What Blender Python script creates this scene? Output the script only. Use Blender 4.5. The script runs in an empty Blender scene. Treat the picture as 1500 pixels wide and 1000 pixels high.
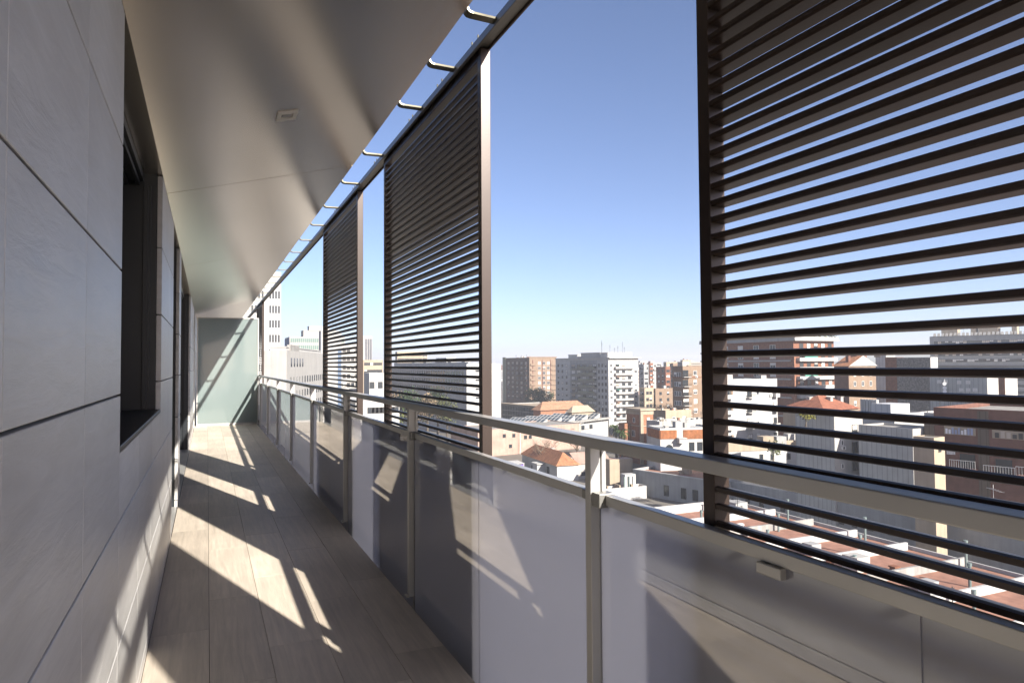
import bpy, bmesh, math, random
from mathutils import Vector, Matrix
random.seed(7)
S = bpy.context.scene
COL = S.collection
R = math.radians
# ------------------------------------------------------------------ camera, sky, sun, exposure
CAMZ = 1.36
F = 1014.6
right = Vector((0.9152, -0.4029, -0.0062)).normalized()
fwd = Vector((0.4025, 0.9149, 0.0321)).normalized()
up = right.cross(fwd).normalized(); right = fwd.cross(up)
cd = bpy.data.cameras.new('camera'); cd.sensor_width = 36; cd.lens = F / 1500 * 36
cd.clip_start = .02; cd.clip_end = 20000
cam = bpy.data.objects.new('camera', cd); COL.objects.link(cam)
cam.matrix_world = Matrix(((right.x, up.x, -fwd.x, 0), (right.y, up.y, -fwd.y, 0), (right.z, up.z, -fwd.z, CAMZ), (0, 0, 0, 1)))
S.camera = cam
SUN_DIR = Vector((-0.55, 1.75, -1.0)).normalized()          # the way the light travels
EL = math.asin(-SUN_DIR.z)
W = bpy.data.worlds.new('World'); S.world = W; W.use_nodes = True
wn = W.node_tree.nodes; wl = W.node_tree.links
sky = wn.new('ShaderNodeTexSky'); sky.sky_type = 'NISHITA'; sky.sun_disc = False
sky.sun_elevation = EL; sky.sun_rotation = math.atan2(-SUN_DIR.x, -SUN_DIR.y)
sky.altitude = 0; sky.air_density = 0.6; sky.dust_density = 1.0; sky.ozone_density = 4.0
wb = wn.new('ShaderNodeVectorMath'); wb.operation = 'MULTIPLY'; wb.inputs[1].default_value = (1.17, 1.0, .95)      # white balance of the whole sky
wl.new(sky.outputs[0], wb.inputs[0]); wl.new(wb.outputs[0], wn['Background'].inputs[0]); wn['Background'].inputs[1].default_value = 0.064
sd = bpy.data.lights.new('sun', 'SUN'); sd.energy = 3.6; sd.angle = R(.5); sd.color = (1, .94, .85)
so = bpy.data.objects.new('sun', sd); COL.objects.link(so)
so.rotation_euler = SUN_DIR.to_track_quat('-Z', 'Y').to_euler(); so.location = (20, -60, 60)
S.view_settings.view_transform = 'Standard'; S.view_settings.look = 'None'
S.view_settings.exposure = 1.85; S.view_settings.gamma = 1
S.cycles.max_bounces = 10; S.cycles.diffuse_bounces = 5; S.cycles.glossy_bounces = 4
S.cycles.transmission_bounces = 6; S.cycles.caustics_reflective = False; S.cycles.caustics_refractive = False
S.cycles.sample_clamp_indirect = 6

# ------------------------------------------------------------------ helpers
def ray(px, py):
    return right * ((px - 750) / F) + up * ((500 - py) / F) + fwd
def P(px, py, d):                                            # photo direction + distance along the view axis -> world
    v = ray(px, py) * d
    return Vector((v.x, v.y, v.z + CAMZ))
def tag(o, label=None, cat=None, group=None, kind=None):
    for k, v in (('label', label), ('category', cat), ('group', group), ('kind', kind)):
        if v: o[k] = v
    return o
def empty(name, loc=(0, 0, 0), rz=0, label=None, cat=None, group=None):
    o = bpy.data.objects.new(name, None); COL.objects.link(o); o.location = loc; o.rotation_euler = (0, 0, rz)
    o.empty_display_size = .3
    return tag(o, label, cat, group)
class MB:
    def __init__(s): s.v = []; s.f = []; s.m = []; s.t = []
    def face(s, pts, mi=0, tone=.5):
        b = len(s.v); s.v += [tuple(p) for p in pts]; s.f.append(tuple(range(b, b + len(pts)))); s.m.append(mi); s.t.append(tone)
    def hexa(s, q, mi=0, tone=.5):                           # q: 4 lower then 4 upper corners, both counter-clockwise from above
        b = len(s.v); s.v += [tuple(p) for p in q]
        for f in ((3, 2, 1, 0), (4, 5, 6, 7), (0, 1, 5, 4), (1, 2, 6, 5), (2, 3, 7, 6), (3, 0, 4, 7)):
            s.f.append(tuple(b + i for i in f)); s.m.append(mi); s.t.append(tone)
    def box(s, x0, x1, y0, y1, z0, z1, mi=0, tone=.5):
        s.hexa([(x0, y0, z0), (x1, y0, z0), (x1, y1, z0), (x0, y1, z0), (x0, y0, z1), (x1, y0, z1), (x1, y1, z1), (x0, y1, z1)], mi, tone)
    def prism(s, poly, y0, y1, mi=0, tone=.5):               # poly in xz, counter-clockwise seen from -y
        n = len(poly); b = len(s.v)
        s.v += [(x, y0, z) for x, z in poly] + [(x, y1, z) for x, z in poly]
        s.f.append(tuple(b + i for i in range(n))); s.f.append(tuple(b + n + i for i in reversed(range(n))))
        for i in range(n):
            j = (i + 1) % n; s.f.append((b + j, b + i, b + n + i, b + n + j))
        s.m += [mi] * (n + 2); s.t += [tone] * (n + 2)
    def tube(s, pts, rad, n=8, mi=0):
        if not isinstance(rad, (list, tuple)): rad = [rad] * len(pts)
        pts = [Vector(p) for p in pts]; b = len(s.v)
        for i, p in enumerate(pts):
            d = (pts[min(i + 1, len(pts) - 1)] - pts[max(i - 1, 0)]).normalized()
            a = d.orthogonal().normalized() if abs(d.z) > .95 else d.cross(Vector((0, 0, 1))).normalized()
            c = d.cross(a)
            for k in range(n):
                t = 2 * math.pi * k / n; s.v.append(tuple(p + (a * math.cos(t) + c * math.sin(t)) * rad[i]))
        for i in range(len(pts) - 1):
            for k in range(n):
                k2 = (k + 1) % n; s.f.append((b + i * n + k, b + i * n + k2, b + i * n + n + k2, b + i * n + n + k)); s.m.append(mi); s.t.append(.5)
        e = b + (len(pts) - 1) * n
        s.f.append(tuple(b + k for k in reversed(range(n)))); s.f.append(tuple(e + k for k in range(n))); s.m += [mi] * 2; s.t += [.5] * 2
    def mesh(s, name, mats, bevel=0, smooth=False, seg=2):
        me = bpy.data.meshes.new(name); me.from_pydata(s.v, [], s.f)
        if not isinstance(mats, (list, tuple)): mats = [mats]
        for m in mats: me.materials.append(m)
        me.polygons.foreach_set('material_index', s.m)
        at = me.attributes.new('tone', 'FLOAT', 'FACE'); at.data.foreach_set('value', s.t)
        if bevel:
            bm = bmesh.new(); bm.from_mesh(me)
            bmesh.ops.bevel(bm, geom=bm.edges[:], offset=bevel, segments=seg, affect='EDGES', profile=.5)
            bm.to_mesh(me); bm.free()
        if smooth: me.polygons.foreach_set('use_smooth', [True] * len(me.polygons))
        me.update(); return me
    def obj(s, name, mats, parent=None, bevel=0, smooth=False, seg=2):
        return inst(name, s.mesh(name, mats, bevel, smooth, seg), parent)
def inst(name, me, parent=None, loc=None, rz=0):
    o = bpy.data.objects.new(name, me); COL.objects.link(o)
    if parent: o.parent = parent
    if loc is not None: o.location = loc
    if rz: o.rotation_euler = (0, 0, rz)
    return o

# ------------------------------------------------------------------ materials
def base(name):
    m = bpy.data.materials.new(name); m.use_nodes = True
    n = m.node_tree.nodes; return m, n, m.node_tree.links, n['Principled BSDF']
def mat(name, col, rough=.6, metal=0, var=.12, scale=1.5, streak=0, bump=0, bscale=60, tone=0, spec=.5, aniso=0):
    m, n, l, b = base(name)
    b.inputs['Roughness'].default_value = rough; b.inputs['Metallic'].default_value = metal
    b.inputs['Specular IOR Level'].default_value = spec
    tc = n.new('ShaderNodeTexCoord')
    no = n.new('ShaderNodeTexNoise'); no.inputs['Scale'].default_value = scale; no.inputs['Detail'].default_value = 5
    l.new(tc.outputs['Object'], no.inputs['Vector'])
    mr = n.new('ShaderNodeMapRange'); mr.inputs[1].default_value = .3; mr.inputs[2].default_value = .7
    mr.inputs[3].default_value = 1 - var; mr.inputs[4].default_value = 1 + var
    l.new(no.outputs[0], mr.inputs[0]); val = mr.outputs[0]
    if streak:
        mp = n.new('ShaderNodeMapping'); mp.inputs['Scale'].default_value = (1, 1, .06)
        n2 = n.new('ShaderNodeTexNoise'); n2.inputs['Scale'].default_value = 1.4; n2.inputs['Detail'].default_value = 6
        l.new(tc.outputs['Object'], mp.inputs[0]); l.new(mp.outputs[0], n2.inputs['Vector'])
        m2 = n.new('ShaderNodeMapRange'); m2.inputs[1].default_value = .35; m2.inputs[2].default_value = .7
        m2.inputs[3].default_value = 1; m2.inputs[4].default_value = 1 - streak
        l.new(n2.outputs[0], m2.inputs[0])
        mu = n.new('ShaderNodeMath'); mu.operation = 'MULTIPLY'; l.new(val, mu.inputs[0]); l.new(m2.outputs[0], mu.inputs[1]); val = mu.outputs[0]
    if tone:
        at = n.new('ShaderNodeAttribute'); at.attribute_name = 'tone'
        m3 = n.new('ShaderNodeMapRange'); m3.inputs[3].default_value = 1 - tone; m3.inputs[4].default_value = 1 + tone
        l.new(at.outputs['Fac'], m3.inputs[0])
        mu = n.new('ShaderNodeMath'); mu.operation = 'MULTIPLY'; l.new(val, mu.inputs[0]); l.new(m3.outputs[0], mu.inputs[1]); val = mu.outputs[0]
    vm = n.new('ShaderNodeVectorMath'); vm.operation = 'SCALE'; vm.inputs[0].default_value = col[:3]
    l.new(val, vm.inputs['Scale']); l.new(vm.outputs[0], b.inputs['Base Color'])
    if bump:
        n3 = n.new('ShaderNodeTexNoise'); n3.inputs['Scale'].default_value = bscale; n3.inputs['Detail'].default_value = 6
        l.new(tc.outputs['Object'], n3.inputs['Vector'])
        bp = n.new('ShaderNodeBump'); bp.inputs['Strength'].default_value = bump; bp.inputs['Distance'].default_value = .01
        l.new(n3.outputs[0], bp.inputs['Height']); l.new(bp.outputs[0], b.inputs['Normal'])
    if aniso: b.inputs['Anisotropic'].default_value = aniso
    return m
def grain(m, axis_scale, amount, scale=1.0, bump=.15, rot=(0, 0, 0), rough=None):
    """stretched fibre/vein pattern multiplied into the colour, with a fine bump"""
    n = m.node_tree.nodes; l = m.node_tree.links; b = n['Principled BSDF']
    src = b.inputs['Base Color'].links[0].from_socket
    tc = n.new('ShaderNodeTexCoord'); mp = n.new('ShaderNodeMapping'); mp.inputs['Scale'].default_value = axis_scale
    mp.inputs['Rotation'].default_value = rot
    at = n.new('ShaderNodeAttribute'); at.attribute_name = 'tone'
    ad = n.new('ShaderNodeVectorMath'); ad.operation = 'ADD'
    sc = n.new('ShaderNodeVectorMath'); sc.operation = 'SCALE'; sc.inputs[0].default_value = (37, 11, 23); l.new(at.outputs['Fac'], sc.inputs['Scale'])
    l.new(tc.outputs['Object'], ad.inputs[0]); l.new(sc.outputs[0], ad.inputs[1]); l.new(ad.outputs[0], mp.inputs[0])
    no = n.new('ShaderNodeTexNoise'); no.inputs['Scale'].default_value = scale; no.inputs['Detail'].default_value = 8; no.inputs['Roughness'].default_value = .65
    no.inputs['Distortion'].default_value = .6
    l.new(mp.outputs[0], no.inputs['Vector'])
    mr = n.new('ShaderNodeMapRange'); mr.inputs[1].default_value = .3; mr.inputs[2].default_value = .7; mr.inputs[3].default_value = 1 - amount; mr.inputs[4].default_value = 1 + amount * .7
    l.new(no.outputs[0], mr.inputs[0])
    vm = n.new('ShaderNodeVectorMath'); vm.operation = 'SCALE'; l.new(src, vm.inputs[0]); l.new(mr.outputs[0], vm.inputs['Scale']); l.new(vm.outputs[0], b.inputs['Base Color'])
    bp = n.new('ShaderNodeBump'); bp.inputs['Strength'].default_value = bump; bp.inputs['Distance'].default_value = .004
    l.new(no.outputs[0], bp.inputs['Height']); l.new(bp.outputs[0], b.inputs['Normal'])
    if rough:
        m2 = n.new('ShaderNodeMapRange'); m2.inputs[3].default_value = rough[0]; m2.inputs[4].default_value = rough[1]
        l.new(no.outputs[0], m2.inputs[0]); l.new(m2.outputs[0], b.inputs['Roughness'])
    return m
M = {}
M['plank'] = grain(mat('wood_look_tile', (.58, .505, .415), .5, var=.10, scale=1.6, tone=.15), (16, .9, 16), .19, 2.2, .35, rough=(.35, .6))
M['grout'] = mat('grout', (.05, .045, .04), .9)
M['stone'] = grain(mat('limestone_panel', (.56, .55, .53), .5, var=.10, scale=1.1, tone=.08), (6, 2.5, 16), .12, 1.6, .55, rot=(.65, 0, 0), rough=(.28, .48))
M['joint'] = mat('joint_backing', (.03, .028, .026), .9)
M['soffit'] = grain(mat('soffit_metal', (.74, .68, .59), .25, metal=1.0, var=.04, scale=.8), (5, 260, 5), .012, 1.0, .003, rough=(.235, .27))
M['dark_metal'] = mat('dark_anodised_metal', (.008, .011, .015), .4, metal=0, var=.1)
M['brown_metal'] = mat('brown_track_metal', (.05, .03, .022), .45, metal=.2, var=.15)
M['alu'] = mat('grey_painted_metal', (.42, .415, .40), .38, metal=.35, var=.06, scale=4, bump=.02, bscale=200)
M['alu_light'] = mat('grey_metal_clip', (.24, .235, .22), .4, metal=.5)
M['screen'] = mat('brown_louvre_metal', (.036, .024, .019), .36, metal=.3, var=.16, scale=3, tone=.2, bump=.02, bscale=120)
M['track'] = mat('grey_track_metal', (.20, .19, .175), .42, metal=.5, var=.1)
M['steel'] = mat('galvanised_bracket', (.13, .12, .085), .36, metal=.6, var=.2, scale=20)
M['white'] = mat('white_plastic', (.72, .70, .66), .45)
M['lamp'] = mat('unlit_lamp_glass', (.45, .44, .42), .15)
def glass_dark(name, col=(.012, .016, .02), rough=.04):
    m, n, l, b = base(name); b.inputs['Base Color'].default_value = (*col, 1); b.inputs['Roughness'].default_value = rough
    b.inputs['IOR'].default_value = 1.5; return m
M['pane'] = glass_dark('dark_window_glass')
def frosted(name, tint, ior, refl_tint=(1, 1, 1), rough=.015, dif=.28, dk=.45):
    m, n, l, b = base(name); n.remove(b); out = n['Material Output']
    tr = n.new('ShaderNodeBsdfTranslucent'); tr.inputs[0].default_value = (*tint, 1)
    df = n.new('ShaderNodeBsdfDiffuse'); df.inputs[0].default_value = (*[c * dk for c in tint], 1)
    mx = n.new('ShaderNodeMixShader'); mx.inputs[0].default_value = dif; l.new(tr.outputs[0], mx.inputs[1]); l.new(df.outputs[0], mx.inputs[2])
    gl = n.new('ShaderNodeBsdfGlossy'); gl.inputs['Roughness'].default_value = rough; gl.inputs[0].default_value = (*refl_tint, 1)
    fr = n.new('ShaderNodeFresnel'); fr.inputs[0].default_value = ior
    geo = n.new('ShaderNodeNewGeometry'); inv = n.new('ShaderNodeMath'); inv.operation = 'SUBTRACT'; inv.inputs[0].default_value = 1; l.new(geo.outputs['Backfacing'], inv.inputs[1])
    mu = n.new('ShaderNodeMath'); mu.operation = 'MULTIPLY'; l.new(fr.outputs[0], mu.inputs[0]); l.new(inv.outputs[0], mu.inputs[1])
    m2 = n.new('ShaderNodeMixShader'); l.new(mu.outputs[0], m2.inputs[0]); l.new(mx.outputs[0], m2.inputs[1]); l.new(gl.outputs[0], m2.inputs[2])
    l.new(m2.outputs[0], out.inputs[0]); return m
M['frost'] = frosted('frosted_railing_glass', (.60, .605, .655), 2.1, dif=.36, dk=.45)
M['frost_green'] = frosted('frosted_partition_glass', (.50, .60, .59), 1.5, rough=.05, dif=.5, dk=.58)

# ------------------------------------------------------------------ the balcony: floor, wall, ceiling
XW, Y0, Y1, HC = -.252, -7.0, 26.0, 2.503
mb = MB()
mb.box(XW - .02, 1.062, Y0, 26, -.30, -.012, 1)
offs = [.356, .83, 1.183, .57, .85]
xs = [XW, .019, .284, .550, .818, 1.060]
for r in range(5):
    y = Y0 + offs[r] - 1.2 + (3.6 - Y0 % 1.2) % 1.2
    k = math.floor((Y0 - offs[r]) / 1.2)
    while True:
        a = max(Y0, offs[r] + 1.2 * k); b_ = min(Y1, offs[r] + 1.2 * (k + 1)); k += 1
        if a >= Y1: break
        if b_ - a < .05: continue
        mb.box(xs[r] + .0012, xs[r + 1] - .0012, a + .0012, b_ - .0012, -.011, 0, 0, random.random())
tag(mb.obj('floor', [M['plank'], M['grout']]), kind='structure')

wall = empty('facade_wall', (XW, 0, 0), 0, 'grey limestone clad wall with dark window and door openings along the balcony', 'wall')
OPEN = [(-3.4, -1.2, 0), (2.52, 4.62, 1.092), (6.15, 7.43, 0), (7.93, 12.4, 0), (15.6, 16.75, 0)]
zj = [0, .07, .466, .866, 1.269, 1.665, 2.065, HC - .003]
vj = [-7, -6.3, -5.6, -4.9, -4.2, -3.4, -2.6, -1.9, -1.2, -.6, .0, .55, 1.13, 1.82, 2.52, 3.215, 3.91, 4.62, 5.38, 6.15, 6.8, 7.43, 7.93, 8.6, 9.4, 10.2, 11, 11.7, 12.4, 13.2, 14, 14.8, 15.6, 16.2, 16.75, 17.5, 18.3, 19.1, 20, 21, 22, 23, 24, 25, 26, 27, 28, 29, 30, 31]
mb = MB()
for i in range(len(vj) - 1):
    for j in range(len(zj) - 1):
        a, b_, c, d_ = vj[i], vj[i + 1], zj[j], zj[j + 1]
        ym = (a + b_) / 2; op = [o for o in OPEN if o[0] < ym < o[1]]
        if op:
            if op[0][2] <= c: continue
            d_ = min(d_, op[0][2])
        mb.box(-.028, 0, a + .0012, b_ - .0012, c + .0035, d_ - .0035, 0, random.random())
mb.obj('stone_cladding', M['stone'], wall, bevel=.0015, seg=1)
mb = MB()
segs = []; y = Y0
for a, b_, z in OPEN:
    mb.box(-.6, -.029, y, a - .02, -.3, HC + .35); y = b_ + .02
    if z: mb.box(-.6, -.029, a - .02, b_ + .02, -.3, z - .012)
mb.box(-.6, -.029, y, 31, -.3, HC + .35)
mb.obj('backing_wall', M['joint'], wall)
def opening(a, b_, z, door):
    w = empty('sliding_door' if door else 'window', (0, 0, 0)); w.parent = wall
    mb = MB(); D = .34
    mb.box(-D, -.03, a - .018, a, z, HC); mb.box(-D, -.03, b_, b_ + .018, z, HC)           # metal lined reveals
    mb.box(-D, -.06, b_ - .012, b_, z, HC - .07); mb.box(-.10, -.075, b_ - .03, b_ - .012, z, HC - .07)   # shutter guide
    mb.box(-D, -.10, a, b_ - .012, HC - .05, HC - .004)
    for k in range(3): mb.box(-.14 - .06 * k, -.12 - .06 * k, a, b_ - .012, HC - .075, HC - .05)          # head tracks
    mb.obj('reveal', M['dark_metal'], w, bevel=.001, seg=1)
    mb = MB(); n = 2 if b_ - a < 3 else 3; fw = .055
    for k in range(n):
        p = a + (b_ - a - .012) * k / n; q = a + (b_ - a - .012) * (k + 1) / n; x = -D + .005 + .05 * (k % 2)
        mb.box(x - .05, x, p, p + fw, z + .02, HC - .08); mb.box(x - .05, x, q - fw, q, z + .02, HC - .08)
        mb.box(x - .05, x, p + fw, q - fw, z + .02, z + .02 + fw); mb.box(x - .05, x, p + fw, q - fw, HC - .08 - fw, HC - .08)
    mb.obj('frame', M['dark_metal'], w, bevel=.002, seg=1)
    mb = MB()
    for k in range(n):
        p = a + (b_ - a - .012) * k / n; q = a + (b_ - a - .012) * (k + 1) / n; x = -D + .005 + .05 * (k % 2)
        mb.box(x - .03, x - .018, p + fw, q - fw, z + .02 + fw, HC - .08 - fw)
    mb.obj('pane', M['pane'], w)
    mb = MB(); mb.box(-D - .1, -.0 if z else -.005, a + .002, b_ - .002, z - .010, z + .012)
    mb.obj('sill' if z else 'threshold', M['dark_metal'] if z else M['alu'], w, bevel=.002, seg=1)
    mb = MB(); mb.box(-.62, -.60, a - .02, b_ + .02, z - .3, HC + .3); mb.obj('dark_interior_sheet', M['joint'], w)  # dark sheet painted to stand for the unlit room behind the panes
for a, b_, z in OPEN: opening(a, b_, z, z == 0)

XS, ZS = .97, 2.825                                            # outer edge of the sloping ceiling
mb = MB()
jy = [-7.2, -2.3, 1.4, 5.1, 8.8, 12.5, 16.2, 19.9, 23.6, 27.3, 31.0]
for i in range(len(jy) - 1):
    a, b_ = jy[i] + .0045, jy[i + 1] - .0045
    mb.prism([(-.62, HC), (XW, HC), (XS, ZS), (XS, ZS + .03), (-.62, HC + .05)], a, b_, 0, random.random())
mb.prism([(-.62, HC + .052), (XW, HC + .052), (XS - .012, ZS + .032), (XS - .012, ZS + .06), (-.62, ZS + .06)], -7.2, 31.0, 1)
tag(mb.obj('ceiling', [M['soffit'], M['joint']]), kind='structure')

# recessed lamp in the ceiling
sl = (ZS - HC) / (XS - XW); cx, cy = .372, 3.76; cz = HC + sl * (cx - XW)
lamp = empty('recessed_downlight', (cx, cy, cz), 0, 'small square downlight set flush in the sloping metal ceiling', 'lamp')
lamp.rotation_euler = (0, -math.atan(sl), 0)
mb = MB()
for q in ((-.052, .052, -.07, -.034), (-.052, .052, .034, .07), (-.052, -.03, -.034, .034), (.03, .052, -.034, .034)): mb.box(*q, -.006, .012)
mb.obj('trim', M['white'], lamp, bevel=.001)
mb = MB(); mb.tube([(0, 0, .01), (0, 0, -.003), (0, 0, -.0045)], [.027, .027, .02], 20); mb.obj('lens', M['lamp'], lamp)
mb = MB(); mb.box(-.03, .03, -.034, .034, .006, .012); mb.obj('housing', M['alu_light'], lamp)

# ------------------------------------------------------------------ railing
rail = empty('railing', (1.1, 0, 0), 0, 'grey metal balcony railing filled with frosted glass panes', 'railing')
def rx(x): return x - 1.1
PY = [1.88 + 2.12 * k for k in range(-4, 11)]
mb = MB(); mb.box(rx(1.088), rx(1.147), Y0, 26, 1.097, 1.131); mb.obj('handrail', M['alu'], rail, bevel=.003)
for i, y in enumerate(PY):
    mb = MB()
    mb.box(rx(1.090), rx(1.122), y, y + .034, 0.0, 1.0968); mb.box(rx(1.1225), rx(1.130), y + .006, y + .030, -.10, 1.0968)
    mb.box(rx(1.1305), rx(1.146), y, y + .034, -.10, 1.0968)
    mb.box(rx(1.075), rx(1.0895), y - .012, y + .046, .0005, .008)
    mb.obj('post', M['alu'], rail, bevel=.0012, seg=1)
    mb = MB(); mb.box(rx(1.094), rx(1.150), y - .045, y - .0005, .918, .962); mb.obj('clamp', M['alu_light'], rail, bevel=.003)
    mb = MB(); mb.box(rx(1.10), rx(1.149), y + .0345, y + .075, .93, .96); mb.obj('clamp', M['alu_light'], rail, bevel=.003)
    y2 = PY[i + 1] if i + 1 < len(PY) else 26
    mb = MB(); mb.box(rx(1.115), rx(1.1475), y + .0755 if y2 else y, y2 - .0455 if y2 < 25.9 else y2, .926, .957); mb.obj('lower_rail', M['alu'], rail, bevel=.002)
    ym = (y + y2) / 2
    for a, b_ in ((y + .036, ym - .0015), (ym + .0015, y2 - .003)):
        mb = MB(); mb.box(rx(1.124), rx(1.134), a, b_, -.12, .9255); mb.obj('glass_pane', M['frost'], rail)
mb = MB(); mb.box(rx(1.104), rx(1.1235), 1.12, 1.19, .900, .9255); mb.obj('glass_clip', M['alu'], rail, bevel=.003)

# ------------------------------------------------------------------ sliding louvre screens and their track
def screen(ya, yb, label):
    s = empty('louvre_screen', (1.178, ya, 0), 0, label, 'screen', 'sliding louvre screens along the balcony')
    L = yb - ya; z0, z1, x0, x1 = -.10, 2.832, -.024, .024
    mb = MB(); fw = .043
    mb.box(x0, x1, 0, fw, z0, z1); mb.box(x0, x1, L - fw, L, z0, z1)
    mb.box(x0, x1, fw, L - fw, z0, z0 + .03); mb.box(x0, x1, fw, L - fw, z1 - .05, z1)
    mb.obj('frame', M['screen'], s, bevel=.0015, seg=1)
    mb = MB(); p = .0421; n = int((z1 - z0 - .10) / p)
    for k in range(n):
        z = z0 + .045 + p * k + random.uniform(-.0006, .0006); tl = random.uniform(-.0008, .0008)
        mb.prism([(-.0215, z + .001), (-.015, z - .0015), (.0215, z - .0035 + tl), (.0215, z + .0075 + tl), (-.012, z + .0135), (-.0215, z + .0115)], fw + .0004, L - fw - .0004, 0, random.random())
    mb.obj('louvre_slats', M['screen'], s)
    return s
screen(-.73, 1.425, 'nearest and largest brown louvre screen, closing the right side of the view')
screen(2.965, 4.90, 'brown louvre screen standing between the two open gaps, second from the near end')
screen(5.85, 7.76, 'brown louvre screen in front of the white office block, third from the near end')
screen(17.0, 18.95, 'farthest brown louvre screen beside the frosted glass partition')
tr = empty('screen_track', (1.16, 0, 2.84), 0, 'long overhead metal track held off the ceiling edge by curved brackets', 'track')
mb = MB()
mb.box(-.035, -.022, Y0, 31, -.022, .014); mb.box(-.0218, .034, Y0, 31, .002, .014)
mb.obj('track_channel', M['track'], tr, bevel=.0015, seg=1)
mb = MB(); mb.box(0.0342, .044, Y0, 31, -.010, .014); mb.obj('outer_lip', M['brown_metal'], tr, bevel=.0015, seg=1)
BY = [-6.3, -5.3, -4.4, -3.4, -2.4, -1.5, -.4, .6, 1.55, 2.70, 3.24, 3.82, 4.80, 5.64, 6.58, 7.48, 8.43, 9.39, 10.29, 11.22, 12.15, 13.1, 14.0, 14.95, 15.9, 16.8, 17.8, 18.7, 19.6, 20.6, 21.5, 22.4, 23.4, 24.3]
for y in BY:
    pts = [(XS - 1.16 + .010, y, .075), (XS - 1.16 + .010, y, .012), (XS - 1.16 + .014, y, -.002), (XS - 1.16 + .024, y, -.011), (XS - 1.16 + .04, y, -.014), (-.0355, y + .02, -.006)]
    mb = MB(); t = .009
    for i in range(len(pts) - 1):
        (xa, yy, za), (xb, yb, zb) = pts[i], pts[i + 1]
        d = Vector((xb - xa, 0, zb - za)).normalized(); nrm = Vector((-d.z, 0, d.x)) * t
        h = .024
        mb.hexa([(xa, yy - h, za), (xb, yb - h, zb), (xb, yb + h, zb), (xa, yy + h, za),
                 (xa + nrm.x, yy - h, za + nrm.z), (xb + nrm.x, yb - h, zb + nrm.z), (xb + nrm.x, yb + h, zb + nrm.z), (xa + nrm.x, yy + h, za + nrm.z)])
    mb.obj('bracket', M['steel'], tr)
    for dy in (-.04, .04):
        mb = MB(); mb.tube([(-.02, y + .3 + dy, .012), (-.02, y + .3 + dy, .045)], .004, 6); mb.obj('bolt', M['steel'], tr)

# ------------------------------------------------------------------ partition at the far end
pt = empty('glass_partition', (.44, 17.2, 0), 0, 'frosted greenish glass partition closing the far end of the balcony', 'partition')
mb = MB()
mb.box(-.66, .66, -.02, .02, 0, .045); mb.box(-.66, .66, -.02, .02, 2.435, 2.462)
mb.box(-.66, -.635, -.02, .02, .0455, 2.4345); mb.box(.635, .66, -.02, .02, .0455, 2.4345)
mb.obj('frame', M['alu'], pt, bevel=.002)
mb = MB(); mb.box(-.634, .634, -.006, .006, .046, 2.434); mb.obj('glass_panel', M['frost_green'], pt)
# ------------------------------------------------------------------ the city below: materials
GZ = -28.6
def cm(name, col, **k):
    k.setdefault('rough', .8); k.setdefault('var', .10); k.setdefault('scale', .35); k.setdefault('streak', .16); k.setdefault('spec', .25)
    M[name] = mat(name, col, **k); return M[name]
cm('white_render', (0.36, 0.345, 0.32)); cm('cream_render', (0.34, 0.275, 0.2)); cm('tan_render', (0.22, 0.155, 0.108)); cm('pale_grey_render', (0.32, 0.315, 0.305))
cm('grey_render', (0.29, 0.29, 0.28)); cm('shaded_brown_brick', (.10, .062, .045), var=.25, scale=2); cm('red_brick', (0.2, 0.085, 0.05), var=.2, scale=1.5)  # the darkest brown holds the shade on one apartment block's side walls
cm('orange_brick', (0.28, 0.13, 0.075), var=.2, scale=1.2); cm('pink_render', (0.36, 0.25, 0.2), var=.18); cm('brown_brick', (0.15, 0.07, 0.05), var=.18, scale=.8)
cm('concrete', (0.3, 0.29, 0.27), var=.2, streak=.3); cm('roof_gravel', (0.26, 0.245, 0.22), var=.25, scale=1); cm('terracotta_paving', (0.29, 0.15, 0.105), var=.2, scale=.6)
cm('rubble_wall', (0.19, 0.175, 0.155), var=.45, scale=2.2); cm('pale_stone_tile', (0.33, 0.32, 0.3), var=.06); cm('zinc', (0.23, 0.24, 0.255), rough=.45, streak=.1)
cm('olive_panel', (.21, .21, .15)); cm('wood_cladding', (0.26, 0.1, 0.04), var=.25, scale=1.5, streak=.3); cm('green_awning', (.10, .34, .26), streak=0)
cm('green_roof_sheet', (.42, .52, .48), streak=0); cm('dark_steel', (.035, .037, .04), rough=.5, streak=0); cm('vent_pipe', (.16, .20, .19), rough=.5, streak=.2)
cm('blind', (.60, .57, .52), streak=0); cm('beige_blind', (.42, .36, .29), streak=0); cm('frame_white', (.66, .65, .62), streak=0); cm('frame_dark', (.06, .055, .05), streak=0)
cm('white_paint', (0.4, 0.392, 0.373), streak=.08); cm('blue_panel', (.10, .14, .21)); cm('red_cloth', (.45, .04, .05), streak=0); cm('purple_cloth', (.16, .10, .36), streak=0)
cm('skylight_frame', (.55, .56, .55), streak=0); cm('stripe_dark', (.08, .08, .09), streak=0); cm('bark', (.10, .08, .06), var=.3, scale=6); cm('twig', (.17, .125, .09), var=.3, scale=2, streak=0)
cm('leaf_dark', (.030, .048, .018), var=.5, scale=.9, streak=0, tone=.5); cm('leaf_olive', (.075, .085, .028), var=.5, scale=.9, streak=0, tone=.5); cm('leaf_yellow', (.17, .16, .03), var=.4, scale=.9, streak=0, tone=.4)
cm('leaf_brown', (.15, .11, .065), var=.4, scale=.9, streak=0, tone=.4); cm('leaf_palm', (.05, .08, .022), var=.4, scale=2, streak=0)
cm('awning_stripe', (.50, .30, .20), streak=0); cm('laundry_blue', (.30, .33, .45), streak=0); cm('laundry_white', (.72, .70, .70), streak=0)
M['city_glass'] = glass_dark('city_window_glass', (.025, .03, .035), .08)
M['green_glass'] = glass_dark('green_curtain_glass', (.10, .17, .15), .12)
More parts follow.
